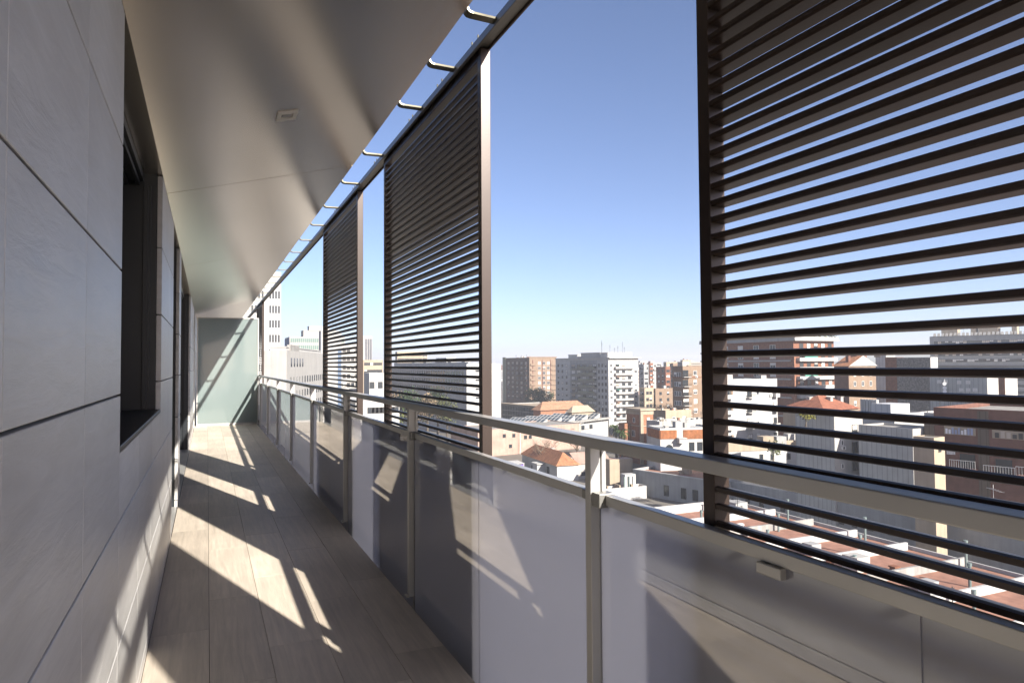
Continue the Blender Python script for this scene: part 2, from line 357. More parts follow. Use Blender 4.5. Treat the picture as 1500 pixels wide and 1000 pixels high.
M['sky_glass'] = glass_dark('skylight_glass', (.05, .065, .075), .1)
def tiled(name, col, step=.28):
    m = mat(name, col, rough=.75, var=.22, scale=.9, spec=.2); n = m.node_tree.nodes; l = m.node_tree.links; b = n['Principled BSDF']
    src = b.inputs['Base Color'].links[0].from_socket
    tc = n.new('ShaderNodeTexCoord'); br = n.new('ShaderNodeTexBrick'); br.inputs['Scale'].default_value = 1
    br.inputs['Brick Width'].default_value = step * 1.5; br.inputs['Row Height'].default_value = step; br.inputs['Mortar Size'].default_value = step * .12
    br.inputs['Color1'].default_value = (1.15, 1.12, 1.1, 1); br.inputs['Color2'].default_value = (.8, .82, .84, 1); br.inputs['Mortar'].default_value = (.5, .5, .5, 1)
    l.new(tc.outputs['Object'], br.inputs['Vector'])
    mx = n.new('ShaderNodeVectorMath'); mx.operation = 'MULTIPLY'; l.new(src, mx.inputs[0]); l.new(br.outputs[0], mx.inputs[1]); l.new(mx.outputs[0], b.inputs['Base Color'])
    M[name] = m
tiled('clay_tile', (.36, .165, .085)); tiled('pale_clay_tile', (.34, .19, .115)); tiled('red_clay_tile', (.28, .11, .065))
def ribbed(name, col, pitch=.6, depth=.45):
    """vertical corrugation: dark seams between sheets"""
    m = mat(name, col, rough=.6, var=.08, scale=.5, streak=.12, spec=.3); n = m.node_tree.nodes; l = m.node_tree.links; b = n['Principled BSDF']
    src = b.inputs['Base Color'].links[0].from_socket
    tc = n.new('ShaderNodeTexCoord'); wv = n.new('ShaderNodeTexWave'); wv.bands_direction = 'Y'; wv.inputs['Scale'].default_value = .314 / pitch; wv.inputs['Detail'].default_value = 0
    l.new(tc.outputs['Object'], wv.inputs['Vector'])
    mr = n.new('ShaderNodeMapRange'); mr.inputs[1].default_value = 0; mr.inputs[2].default_value = .12; mr.inputs[3].default_value = 1 - depth; mr.inputs[4].default_value = 1
    l.new(wv.outputs['Fac'], mr.inputs[0])
    vm = n.new('ShaderNodeVectorMath'); vm.operation = 'SCALE'; l.new(src, vm.inputs[0]); l.new(mr.outputs[0], vm.inputs['Scale']); l.new(vm.outputs[0], b.inputs['Base Color'])
    M[name] = m
ribbed('grey_sheeting', (.38, .38, .355), .9, .35); ribbed('light_sheeting', (.46, .46, .46), 1.2, .25); ribbed('brown_boards', (.115, .085, .06), .8, .5)

# ------------------------------------------------------------------ the city: builders
class B: pass
def hit(c, dv, px):                                          # distance along dv from c to the sight line of column px
    r = ray(px, 545); det = dv[0] * -r.y + dv[1] * r.x
    return (-c[0] * -r.y - c[1] * r.x) / det if abs(det) > 1e-9 else 0
def building(name, label, xc, d, xl, xr, yt, wallm, phi=0, roofm='roof_gravel', par=.9, cat='building', group=None, zb=GZ, LL=None, LR=None, left=None, at=None):
    b = B(); c = Vector(at) if at else P(xc, yt, d); b.c = c; b.phi = R(phi)
    b.dR = (math.cos(b.phi), math.sin(b.phi)); b.dL = (-math.sin(b.phi), math.cos(b.phi))
    b.LR = LR or max(3, hit(c, b.dR, xr)); b.LL = LL or max(3, hit(c, b.dL, xl)); b.H = c.z - zb; b.zb = zb
    b.root = empty(name, (c.x, c.y, zb), b.phi, label, cat, group)
    mb = MB(); w = .25; h0 = b.H - par
    mb.box(0, b.LR, 0, b.LL, 0, h0)
    if par > 0:
        for q in ((0, b.LR, 0, w), (0, b.LR, b.LL - w, b.LL), (0, w, w, b.LL - w), (b.LR - w, b.LR, w, b.LL - w)): mb.box(*q, h0, b.H)
        r = MB(); r.box(w, b.LR - w, w, b.LL - w, h0, h0 + .06); r.obj('roof', M[roofm], b.root)
    b.wall = mb.obj('wall', M[wallm], b.root)
    if left:                                                 # a party wall of another make on the left face
        mb = MB(); mb.box(-.06, -.003, .02, b.LL - .02, 0, b.H - .1); mb.obj('party_wall', M[left], b.root)
    return b
def uR(b, px): return hit(b.c, b.dR, px)
def uL(b, px): return hit(b.c, b.dL, px)
def zat(b, face, px, py):                                    # height above the building's foot of a point seen on a face
    u = uR(b, px) if face == 'R' else uL(b, px); dv = b.dR if face == 'R' else b.dL
    x = b.c.x + dv[0] * u; r = ray(px, py); t = (x / r.x) if abs(r.x) > .2 else ((b.c.y + dv[1] * u) / r.y)
    return r.z * t + CAMZ - b.zb
MC = {}
def slit_mesh(w, h):
    k = ('p', w, h)
    if k not in MC:
        mb = MB(); mb.box(-w / 2, w / 2, -.02, -.003, 0, h); MC[k] = mb.mesh('window', M['city_glass'])
    return MC[k]
def win_mesh(w, h, style):
    if 'p' in style: return slit_mesh(w, h)
    k = (round(w, 2), round(h, 2), style)
    if k in MC: return MC[k]
    mb = MB(); f = min(.09, w * .12); fm = 'frame_dark' if 'd' in style else 'frame_white'
    for q in ((-w / 2, -w / 2 + f, 0, h), (w / 2 - f, w / 2, 0, h), (-w / 2 + f, w / 2 - f, 0, f), (-w / 2 + f, w / 2 - f, h - f, h)): mb.box(q[0], q[1], -.10, -.003, q[2], q[3], 1)
    if w > 1 and 's' not in style: mb.box(-.03, .03, -.08, -.003, f, h - f, 1)
    mb.box(-w / 2 + f, w / 2 - f, -.04, -.003, f, h - f, 0)
    bl = .45 if '1' in style else (.95 if '2' in style else 0)
    if bl: mb.box(-w / 2 + f, w / 2 - f, -.07, -.0405, h - f - bl * (h - 2 * f), h - f, 2)
    MC[k] = mb.mesh('window', [M['city_glass'], M[fm], M['beige_blind' if 't' in style else 'blind']]); return MC[k]
def ac_mesh():
    if 'ac' not in MC:
        mb = MB(); mb.box(-.42, .42, -.32, 0, 0, .6); mb.box(-.3, .14, -.34, -.3205, .08, .52, 1); MC['ac'] = mb.mesh('air_conditioner', [M['frame_white'], M['frame_dark']])
    return MC['ac']
def place(b, me, name, face, u, z, off=0):
    return inst(name, me, b.root, (u, -off, z) if face == 'R' else (-off, u, z), 0 if face == 'R' else -math.pi / 2)
def windows(b, face, us, zs, w, h, style='', blinds=.4, skip=0, off=0):
    for z in zs:
        for u in us:
            if random.random() < skip: continue
            v = '' if random.random() > blinds else random.choice('12')
            place(b, win_mesh(w, h, style + v), 'window', face, u, z, off)
            if 'p' not in style and w < 2.5 and random.random() < .07: place(b, ac_mesh(), 'air_conditioner', face, u + w * .3, z - .75, off + .004)
def lin(a, b_, n): return [a + (b_ - a) * (i + .5) / n for i in range(n)]
def seq(z0, dz, n): return [z0 + dz * i for i in range(n)]
def balc_mesh(w, dep, style):
    k = ('b', round(w, 1), round(dep, 1), style)
    if k in MC: return MC[k]
    mb = MB(); mb.box(-w / 2, w / 2, -dep, -.003, 0, .18, 0)
    if style == 'rail':
        n = max(4, int(w / .35))
        for i in range(n + 1):
            x = -w / 2 + .03 + (w - .06) * i / n; mb.box(x - .025, x + .025, -dep, -dep + .05, .18, 1.05, 1)
        for x in (-w / 2, w / 2 - .05): mb.box(x, x + .05, -dep + .05, -.003, .6, .66, 1)
        mb.box(-w / 2, w / 2, -dep - .01, -dep + .06, 1.05, 1.12, 1)
    else:
        mb.box(-w / 2, w / 2, -dep, -dep + .12, .18, 1.0, 0); mb.box(-w / 2, -w / 2 + .12, -dep + .12, -.003, .18, 1.0, 0); mb.box(w / 2 - .12, w / 2, -dep + .12, -.003, .18, 1.0, 0)
    MC[k] = mb.mesh('balcony', [M[{'solid': 'white_render', 'tan': 'tan_render', 'rail': 'white_render', 'grey': 'grey_render', 'brick': 'brown_brick'}[style]], M['frame_dark']]); return MC[k]
def balconies(b, face, us, zs, w, dep=1.3, style='solid', clutter=.5):
    for z in zs:
        for u in us:
            place(b, balc_mesh(w, dep, style), 'balcony', face, u, z)
            place(b, win_mesh(min(w * .75, 2.6), 2.1, 'd' + ('1' if random.random() < .35 else '')), 'balcony_door', face, u + random.uniform(-.2, .2) * w * .3, z + .2)
def bx(b, name, x0, x1, y0, y1, z0, z1, m, bevel=0):
    mb = MB(); mb.box(x0, x1, y0, y1, z0, z1); return mb.obj(name, M[m], b.root, bevel=bevel)
def antenna(b, x, y, z, h=3.0):
    mb = MB(); mb.tube([(x, y, z), (x, y, z + h)], .05, 5)
    for k in range(4): mb.box(x - .5 + .06 * k, x + .5 - .06 * k, y - .03, y + .03, z + h * (.7 + .08 * k), z + h * (.7 + .08 * k) + .05)
    mb.obj('antenna', M['dark_steel'], b.root)
def chimney(b, x, y, z, h=1.6, w=.7, m='white_render'):
    mb = MB(); mb.box(x - w / 2, x + w / 2, y - w / 2, y + w / 2, z - .05, z + h); mb.box(x - w * .65, x + w * .65, y - w * .65, y + w * .65, z + h, z + h + .15)
    mb.obj('chimney', M[m], b.root)
def pent(b, x0, x1, y0, y1, h, m='white_render', z=None):
    z = b.H - .85 if z is None else z
    mb = MB(); mb.box(x0, x1, y0, y1, z, z + h); mb.box(x0 - .2, x1 + .2, y0 - .2, y1 + .2, z + h, z + h + .2)
    mb.obj('rooftop_room', M[m], b.root)
def clutter(b, n, hmax=1.6, seed=1):
    rr = random.Random(seed); z = b.H - .84
    for i in range(n):
        x = rr.uniform(.8, b.LR - .8); y = rr.uniform(.8, b.LL - .8); t = rr.random()
        if t < .4: chimney(b, x, y, z, rr.uniform(.8, hmax), rr.uniform(.5, .9), rr.choice(['white_render', 'cream_render', 'concrete', 'red_brick']))
        elif t < .6: antenna(b, x, y, z, rr.uniform(2, 3.5))
        elif t < .8:
            mb = MB(); w = rr.uniform(.8, 1.2); mb.box(x - w / 2, x + w / 2, y - .3, y + .3, z, z + .9); mb.obj('air_conditioner', M['frame_white'], b.root, bevel=.04)
        else:
            mb = MB(); w = rr.uniform(1.2, 2.5); mb.box(x - w / 2, x + w / 2, y - w / 2, y + w / 2, z, z + rr.uniform(1.6, 2.3)); mb.obj('rooftop_room', M[rr.choice(['white_render', 'cream_render', 'pale_grey_render'])], b.root)
def hip(b, ov=.5, rise=2.2, m='clay_tile', gable=False, axis='x', name='roof', x0=0, x1=None, y0=0, y1=None, z=None):
    x1 = b.LR if x1 is None else x1; y1 = b.LL if y1 is None else y1; z = b.H if z is None else z
    x0 -= ov; x1 += ov; y0 -= ov; y1 += ov; t = .12; mb = MB()
    if axis == 'x':
        ym = (y0 + y1) / 2; e = 0 if gable else min((y1 - y0) / 2, (x1 - x0) * .45); a, c = (x0 + e, ym, z + rise), (x1 - e, ym, z + rise)
        faces = [[(x0, y0, z), (x1, y0, z), c, a], [(x1, y1, z), (x0, y1, z), a, c], [(x0, y1, z), (x0, y0, z), a], [(x1, y0, z), (x1, y1, z), c]]
    else:
        xm = (x0 + x1) / 2; e = 0 if gable else min((x1 - x0) / 2, (y1 - y0) * .45); a, c = (xm, y0 + e, z + rise), (xm, y1 - e, z + rise)
        faces = [[(x0, y1, z), (x0, y0, z), a, c], [(x1, y0, z), (x1, y1, z), c, a], [(x0, y0, z), (x1, y0, z), a], [(x1, y1, z), (x0, y1, z), c]]
    for i, f in enumerate(faces): mb.face(f, 1 if (gable and i > 1) else 0)
    mb.face([(x0, y0, z - .002), (x0, y1, z - .002), (x1, y1, z - .002), (x1, y0, z - .002)], 1)
    return mb.obj(name, [M[m], M['white_render']], b.root)
def tree(name, label, px, py, d, h, r, leaf, n=900, ls=.45, group=None, cat='tree', zb=None, bare=False, trunk=.35, seed=0):
    rr = random.Random(seed + int(px * 7 + py)); p = P(px, py, d)
    z0 = GZ if zb is None else zb
    t = empty(name, (p.x, p.y, z0), rr.uniform(0, 6), label, cat, group); h = h or (p.z - z0)
    mb = MB(); tw = max(.12, h * .022); tips = []
    mb.tube([(0, 0, 0), (.1, .05, h * trunk * .6), (0, .1, h * trunk), (.1, 0, h * .7)], [tw * 1.3, tw, tw * .85, tw * .4], 7)
    for k in range(7 if not bare else 13):
        a = k * 2.4 + rr.uniform(-.4, .4); zs = h * (trunk + .35 * rr.random()); e = r * rr.uniform(.5, .95); ze = min(h * .97, zs + h * rr.uniform(.15, .45))
        tip = Vector((math.cos(a) * e, math.sin(a) * e, ze)); mid = Vector((math.cos(a) * e * .45, math.sin(a) * e * .45, zs + (ze - zs) * .6))
        mb.tube([(0, 0, zs), mid, tip], [tw * .5, tw * .3, tw * .1], 5); tips.append(tip)
        if bare:
            for q in range(9):
                s = mid.lerp(tip, rr.random()); dv = Vector((rr.uniform(-1, 1), rr.uniform(-1, 1), rr.uniform(.1, 1.2))) * r * .45
                mb.tube([s, s + dv * .5 + Vector((0, 0, .1)), s + dv], [tw * .14, tw * .1, tw * .05], 3)
    mb.obj('trunk', M['twig' if bare else 'bark'], t)
    mb = MB(); cl = []
    for k in range(16):
        u = rr.uniform(0, 6.28); v = rr.uniform(-.7, 1); q = math.sqrt(max(0, 1 - v * v)) * rr.uniform(.35, .8)
        cl.append((Vector((math.cos(u) * q * r, math.sin(u) * q * r, h * (.5 + trunk * .5) + v * h * (1 - trunk) * .36)), r * rr.uniform(.25, .45), rr.uniform(.1, .9)))
    if bare: cl = [(tp, r * .35, rr.uniform(.2, .8)) for tp in tips]
    for i in range(n):
        c, q, tn = cl[i % len(cl)]
        dv = Vector((rr.gauss(0, 1), rr.gauss(0, 1), rr.gauss(0, .8))).normalized() * q * rr.random() ** .4
        p0 = c + dv; s = ls * rr.uniform(.6, 1.3) * (.5 if bare else 1)
        a = Vector((rr.uniform(-1, 1), rr.uniform(-1, 1), rr.uniform(-1, 1))).normalized(); e = a.orthogonal().normalized(); g = a.cross(e)
        mb.face([p0 - e * s * .5, p0 + g * s * .3, p0 + e * s * .5, p0 - g * s * .3], 0, min(1, max(0, tn + rr.uniform(-.2, .2))))
    mb.obj('crown', M[leaf], t); return t

# ------------------------------------------------------------------ ground
mb = MB(); mb.face([(-2990, -990, GZ), (3990, -990, GZ), (3990, 4990, GZ), (-2990, 4990, GZ)])
cm('street_ground', (0.15, 0.135, 0.115), var=.35, scale=.05, streak=0)
tag(mb.obj('ground', M['street_ground']), kind='structure')
def strip(name, pts, w, z, m):
    mb = MB()
    for (x0, y0), (x1, y1) in zip(pts, pts[1:]):
        d = Vector((x1 - x0, y1 - y0, 0)).normalized(); n_ = Vector((-d.y, d.x, 0)) * w / 2
        mb.face([(x0 - n_.x, y0 - n_.y, z), (x1 - n_.x, y1 - n_.y, z), (x1 + n_.x, y1 + n_.y, z), (x0 + n_.x, y0 + n_.y, z)])
    tag(mb.obj(name, M[m]), kind='structure')
cm('asphalt', (.055, .055, .056), var=.2, scale=.3, streak=0); cm('pavement_slab', (.30, .28, .25), var=.15, scale=.4, streak=0); cm('dry_earth', (.34, .24, .17), var=.3, scale=.2, streak=0)
strip('road', [(75, -100), (128, 200), (150, 420)], 9, GZ + .004, 'asphalt')
strip('pavement', [(82, -100), (135, 200), (157, 420)], 3, GZ + .14, 'pavement_slab')

# ------------------------------------------------------------------ far left: white office blocks
b = building('office_tower', 'tall white office tower with rows of narrow windows at the far left', 352, 190, 349, 411, 396, 'white_paint', par=1.0)
for px in (369, 374, 379, 384, 395.4, 399.6, 403.8, 408.2):
    windows(b, 'R', [uR(b, px)], [b.H - 7.5 - 4.05 * i for i in range(11)], .5, 2.1, 'p', 0)
b = building('office_block', 'low white tiled office block with slit windows below the tall tower', 420, 150, 384, 478, 513, 'pale_stone_tile', phi=73, par=.6)
o_b = b; LRb = b.LR
windows(b, 'R', lin(LRb * .06, LRb * .36, 5), [b.H - 3.6], 1.5, 2.0, 'p', 0)
for i in range(1, 6): windows(b, 'R', lin(LRb * .05, LRb * .97, 15), [b.H - 4.2 - 3.25 * i], 1.5, 1.6, 'p', 0)
pent(b, LRb * .05, LRb * .9, b.LL * .15, b.LL * .8, 1.6, 'white_paint')
mb = MB()
for k in range(9): mb.box(LRb * .10, LRb * .28, b.LL * .05 + .02, b.LL * .05 + .12, b.H - .4 + .2 * k, b.H - .28 + .2 * k)
mb.box(LRb * .10, LRb * .28, b.LL * .06, b.LL * .2, b.H - .5, b.H + 1.4); mb.obj('plant_room', M['concrete'], b.root)
b = building('glass_office', 'banded green glass office building rising behind the low white block', 424, 330, 417, 505, 493, 'white_render', par=.5)
for k in range(9):
    z = b.H - 2.6 - 3.4 * k
    bx(b, 'glass_band', .3, b.LR - .3, -.12, -.003, z, z + 1.9, 'green_glass')
bx(b, 'glass_end', -.10, -.003, .3, b.LL - .3, b.H - 14, b.H - .6, 'blue_panel')
for k in range(28): bx(b, 'mullion', .3 + (b.LR - .8) * k / 27, .5 + (b.LR - .8) * k / 27, -.2, -.121, b.H - 30, b.H - .7, 'white_render')
pent(b, uR(b, 446), uR(b, 492), 4, 14, 4.0, 'white_render'); pent(b, uR(b, 455), uR(b, 486), 5, 12, 6.2, 'white_paint')
b = building('grey_block', 'plain light grey slab block with a blue glazed corner, seen through the third screen', 470, 220, 467, 500, 484, 'pale_grey_render', par=.8)
bx(b, 'glazed_corner', b.LR - 1.1, b.LR + .02, -.1, -.003, 4, b.H - 6, 'blue_panel')
b = building('apartment_block', 'white flats with dark window pairs just left of the striped tower', 499, 245, 496, 528, 503, 'white_render', par=.8)
windows(b, 'R', lin(.5, b.LR - .5, 4), seq(b.H - 3, -3.1, 9)[:9], 1.1, 1.5, 'd', .2)
b = building('striped_tower', 'slim distant tower with dark vertical window stripes', 528, 620, 526.5, 545, 492, 'white_render', par=1.5)
for px in (536.2, 539.8, 543.2): bx(b, 'window_stripe', uR(b, px) - .75, uR(b, px) + .75, -.2, -.01, b.H - 38, b.H - 2.5, 'stripe_dark')
b = building('low_office', 'long low cream office with two bands of windows under the striped tower', 532, 330, 529, 561, 527, 'cream_render', par=.6)
windows(b, 'R', lin(.5, b.LR - .5, 6), [b.H - 2.6, b.H - 6, b.H - 9.2], 1.5, 1.3, 'd', .2)
b = building('warehouse', 'white flat warehouse between the second and third screens', 541, 230, 533, 563, 546, 'white_paint', par=.4)
windows(b, 'R', [uR(b, 545), uR(b, 557)], [b.H - 5.2], 1.6, 2.2, 'd', 0)
b = building('shed', 'long white flat roofed shed low between the second and third screens', 521, 190, 500, 585, 587, 'white_paint', par=.3, roofm='white_paint')
windows(b, 'R', lin(b.LR * .3, b.LR * .95, 7), [b.H - 3.6], 2.0, 1.7, 'd', 0)
# the long grey office block with the white end
b = building('long_office', 'long grey office block with three rows of small square windows and a white end wall', 683, 290, 566, 733, 537, 'pale_grey_render', phi=9, par=.5)
mb = MB(); mb.box(-.004, b.LR + .004, -.30, -.003, 0, b.H + 1.2); mb.obj('end_wall', M['white_paint'], b.root)
n = 0
for k, z in enumerate((b.H - 3.4, b.H - 6.8, b.H - 10.2)):
    for u in lin(2, b.LL * .94, 32): place(b, win_mesh(1.7, 1.6, 'p'), 'window', 'L', u, z)
for z in (b.H - 2.2, b.H - 6.0, b.H - 9.8, b.H - 13.5): windows(b, 'R', [b.LR * .33], [z], 2.6, .7, 'd', 0, off=.302)
bx(b, 'attic_storey', 2.5, b.LR - .5, 3, b.LL * .95, b.H - .84, b.H + 1.9, 'zinc'); bx(b, 'stair_head', 4, 9, b.LL * .3, b.LL * .42, b.H + 1.9, b.H + 4, 'white_paint')
for k in range(5): bx(b, 'roof_unit', 5, 8, b.LL * (.12 + .15 * k), b.LL * (.12 + .15 * k) + 3, b.H + 1.9, b.H + 3.0, 'pale_grey_render')
b = building('distant_flats', 'cream distant flats with stacked terraces above the long grey office', 582, 440, 579, 626, 515, 'cream_render', par=.8)
for k in range(4): bx(b, 'terrace_band', .5, b.LR * .82, -.6, -.003, b.H - 2.4 - 3 * k, b.H - 1.2 - 3 * k, 'frame_dark')
windows(b, 'R', [b.LR * .88, b.LR * .95], seq(b.H - 2.8, -3, 4), 1.6, 1.6, 'd', .2)

# brown and white apartment blocks in the middle
b = building('apartment_block', 'brown brick apartment block with sun and shade painted on its faces, left of the white balconied block', 775, 425, 737, 814.5, 523.5, 'shaded_brown_brick', phi=6, par=1.0)
mb = MB(); mb.box(-.01, b.LR + .01, -.35, -.003, 0, b.H + .02); mb.obj('painted_sun_front', M['tan_render'], b.root)  # tan paints the sun onto this front, dark brown the shade elsewhere
bx(b, 'olive_bay', -.4, -.003, b.LL * .88, b.LL + .01, 0, b.H + .5, 'olive_panel')
zs = seq(b.H - 4.4, -3.05, 8)
for q, u in enumerate(lin(1, b.LL * .86, 5)): windows(b, 'L', [u], zs, 2.4, 1.9, 'dt', .45)
for z in zs: bx(b, 'balcony_band', -.9, -.003, 2, b.LL * .55, z - .9, z - .2, 'shaded_brown_brick')
balconies(b, 'R', [b.LR * .13, b.LR * .88], [z - .5 for z in zs], b.LR * .2, 1.0, 'tan')
windows(b, 'R', lin(b.LR * .28, b.LR * .78, 3), zs, 2.0, 1.8, 't', .6, off=.352)
for px in (780, 794, 806): bx(b, 'pilaster', uR(b, px) - .25, uR(b, px) + .25, -.55, -.352, 2, b.H - 1.5, 'brown_brick')
bx(b, 'cornice', -.6, b.LR + .4, -.6, .3, b.H + .021, b.H + .5, 'tan_render'); clutter(b, 9, 2.0, 3)
b = building('apartment_block', 'tall white apartment block with a column of white balconies, right of the brown one', 891, 330, 814, 935, 524.5, 'white_paint', phi=5, par=.8)
zs = seq(b.H - 4.2, -3.03, 9)
for px in (818, 824, 830): windows(b, 'L', [uL(b, px)], zs, 1.5, 1.4, 'd', .45)
for px in (877.5, 882.5, 887.5): windows(b, 'L', [uL(b, px)], zs, 1.3, 1.6, 'd', .1)
for z in zs:
    bx(b, 'gallery', -1.5, -.003, uL(b, 874.5), uL(b, 836), z - .9, z - .72, 'concrete')
    bx(b, 'gallery_rail', -1.5, -1.38, uL(b, 874), uL(b, 850), z - .72, z + .2, 'olive_panel')
    for px in (840, 848, 856, 865, 871): place(b, win_mesh(3.2, 1.9, 'd' + random.choice(['', '1', 't1', '2'])), 'window', 'L', uL(b, px), z - .6)
bx(b, 'recess_panel', -.02, -.003, uL(b, 874.8), uL(b, 835), 2, b.H - .9, 'grey_render')
windows(b, 'R', [uR(b, 895.3)], zs, 1.5, 1.4, '', .3); windows(b, 'R', [uR(b, 931)], zs, 1.7, 1.4, '', .3)
u0, u1 = uR(b, 899.5), uR(b, 927)
for z in zs: 
    place(b, balc_mesh(u1 - u0, 1.5, 'solid'), 'balcony', 'R', (u0 + u1) / 2, z - .9)
    windows(b, 'R', lin(u0 + .3, u1 - .3, 3), [z - .7], 2.0, 2.0, 'dt', .5)
for z in zs[::2]: bx(b, 'awning', u0 + 1, u0 + 3.2, -1.3, -.2, z + 1.2, z + 1.35, random.choice(['green_awning', 'red_brick', 'awning_stripe']))
bx(b, 'cornice', -.5, b.LR + .5, -1.6, b.LL, b.H, b.H + .35, 'white_paint')
pent(b, .8, b.LR * .85, 1.5, b.LL * .16, 2.2, 'white_paint', b.H + .35); pent(b, 2, b.LR * .7, b.LL * .2, b.LL * .55, 2.4, 'pale_grey_render', b.H + .35); pent(b, 2, b.LR * .7, b.LL * .62, b.LL * .8, 1.7, 'white_paint', b.H + .35)
for x, y, h in ((2, b.LL * .17, 7), (2.8, b.LL * .19, 6), (4, 4, 4.5), (8, 3, 4), (10.5, 2.5, 6), (12, 3, 3.5), (6, 3, 3)): antenna(b, x, y, b.H + 2, h)

# market hall with the glazed front and sawtooth roof
b = building('glazed_hall', 'long grey hall with a gridded glass front and a flat pale roof', 792, 300, 735, 850, 596, 'pale_grey_render', phi=8, par=.4, roofm='cream_render')
mb = MB()
for k in range(4):
    for q in range(14):
        y0 = .6 + (b.LL - 1.2) * q / 14; mb.box(-.12, -.003, y0 + .15, y0 + (b.LL - 1.2) / 14 - .15, b.H - 9.2 + 2.2 * k, b.H - 7.4 + 2.2 * k)
mb.obj('glass_grid', M['sky_glass'], b.root)
bx(b, 'eaves', -1.0, 2, -.5, b.LL + .5, b.H, b.H + .35, 'cream_render'); bx(b, 'end_pier', -.6, -.003, b.LL, b.LL + 3, 0, b.H - .2, 'white_paint')
b = building('tiled_hall', 'low hall with a broad orange tiled roof behind the sawtooth skylights', 792, 290, 781, 858, 601, 'orange_brick', phi=8, par=0)
hip(b, .8, 3.4, 'pale_clay_tile', axis='x')
b = building('pavilion', 'small pavilion with a pale pyramid roof right of the orange tiled hall', 838, 280, 831, 868, 604, 'cream_render', phi=8, par=0)
hip(b, .8, 2.6, 'cream_render', axis='x')
b = building('market_hall', 'white market hall with five rows of sloping sawtooth skylights', 792, 250, 722, 890, 623, 'white_paint', phi=26, par=.5, roofm='pale_grey_render')
mkt = b
for k in range(5):
    w = b.LR / 5.1; x0 = .4 + w * k; mb = MB(); z = b.H - .43
    mb.prism([(x0 + w * .62, z), (x0 + w * .66, z + 2.3), (x0 + .3, z)], 1.6, b.LL * .8); mb.obj('sawtooth', M['white_paint'], b.root)
    mb = MB(); nn = 9
    for q in range(nn):
        ya = 2 + (b.LL * .8 - 2) * q / nn; yb = ya + (b.LL * .8 - 2) / nn - .5
        dx = w * .66 - .3; sx = lambda t: x0 + .3 + dx * t - .03; sz = lambda t: z + 2.3 * t + .05
        for t0, t1 in ((.06, .46), (.54, .94)): mb.face([(sx(t0), yb, sz(t0)), (sx(t0), ya, sz(t0)), (sx(t1), ya, sz(t1)), (sx(t1), yb, sz(t1))])
    mb.obj('skylight', M['sky_glass'], b.root)
bx(b, 'fascia', -.5, b.LR + .6, -1.6, -.003, b.H - .4, b.H + .3, 'concrete')
windows(b, 'R', lin(b.LR * .25, b.LR * .75, 8), [b.H - 3.6], 2.2, 1.7, 'd', .2)
b = building('school_building', 'long pink rendered building with a few small dark windows behind the tiled house', 700, 222, 660, 850, 630, 'pink_render', phi=10, par=.3)
for px, py in ((738, 638), (752, 637.5), (747, 653), (769, 640), (776, 639.5)): windows(b, 'R', [uR(b, px)], [zat(b, 'R', px, py) - .6], 1.2, 1.2, 'ds', 0)

# the tiled house and its yard
b = building('tiled_house', 'white house with a big orange clay tile roof just above the lower rail', 816, 176, 764, 846, 682, 'white_paint', phi=-4, par=0)
hip(b, .5, 3.0, 'clay_tile', axis='y')
for px, py, w, h in ((779, 681, 1.2, 2.2), (788, 684, .8, 2.0), (802, 689, 1.6, 2.2)): windows(b, 'L', [uL(b, px)], [max(.3, zat(b, 'L', px, py) - h / 2)], w, h, 'd', .2)
mb = MB(); mb.box(-2.2, -.003, uL(b, 797), uL(b, 790), 0, b.H - .6); mb.box(-2.4, .1, uL(b, 798), uL(b, 789), b.H - .6, b.H - .45); mb.obj('porch', M['white_paint'], b.root)
chimney(b, b.LR * .7, b.LL * .5, b.H + 1.2, 1.6, .8)
b = building('cottage', 'weathered white cottage with a pink lean-to roof beside the tiled house', 846, 179, 835, 893, 678, 'white_render', phi=-4, par=0)
mb = MB(); mb.hexa([(-.3, -.3, b.H - .3), (b.LR + .3, -.3, b.H - .3), (b.LR + .3, b.LL + .3, b.H + 2.0), (-.3, b.LL + .3, b.H + 2.0), (-.3, -.3, b.H - .1), (b.LR + .3, -.3, b.H - .1), (b.LR + .3, b.LL + .3, b.H + 2.2), (-.3, b.LL + .3, b.H + 2.2)]); mb.obj('roof', M['pink_render'], b.root)
bx(b, 'upper_wall', .1, b.LR - .1, b.LL * .3, b.LL - .1, b.H - .05, b.H + .5, 'white_render')
windows(b, 'R', [uR(b, 853), uR(b, 868)], [.9], 1.1, 1.0, 'd', .1)
b = building('shed', 'tall pale streaked shed with a sheet roof right of the railing post', 893, 168, 886, 925, 673, 'cream_render', phi=-4, par=.1, roofm='pink_render')
b = building('garden_wall', 'low cream garden wall enclosing the yard of the tiled house', 760, 160, 725, 778, 688, 'cream_render', phi=-4, par=.1, cat='wall', LL=.4)
b = building('terrace_house', 'white flat roofed outbuildings with stepped walls right of the post', 884, 150, 876, 945, 716, 'white_paint', phi=-4, par=.6, roofm='terracotta_paving')
bx(b, 'stair_block', b.LR * .55, b.LR * .8, 1, 3, b.H - .6, b.H + 2.6, 'white_paint')
for k in range(3): bx(b, 'partition_wall', b.LR * (.1 + .28 * k), b.LR * (.1 + .28 * k) + .3, .3, b.LL - .3, b.H - .54, b.H + .5, 'cream_render')
for k, m in enumerate(('vent_pipe', 'vent_pipe', 'frame_white')): mb = MB(); x = b.LR * (.52 + .11 * k); mb.tube([(x, .8, b.H - .4), (x, .8, b.H + 2.2)], .18, 8); mb.obj('vent_pipe', M[m], b.root)

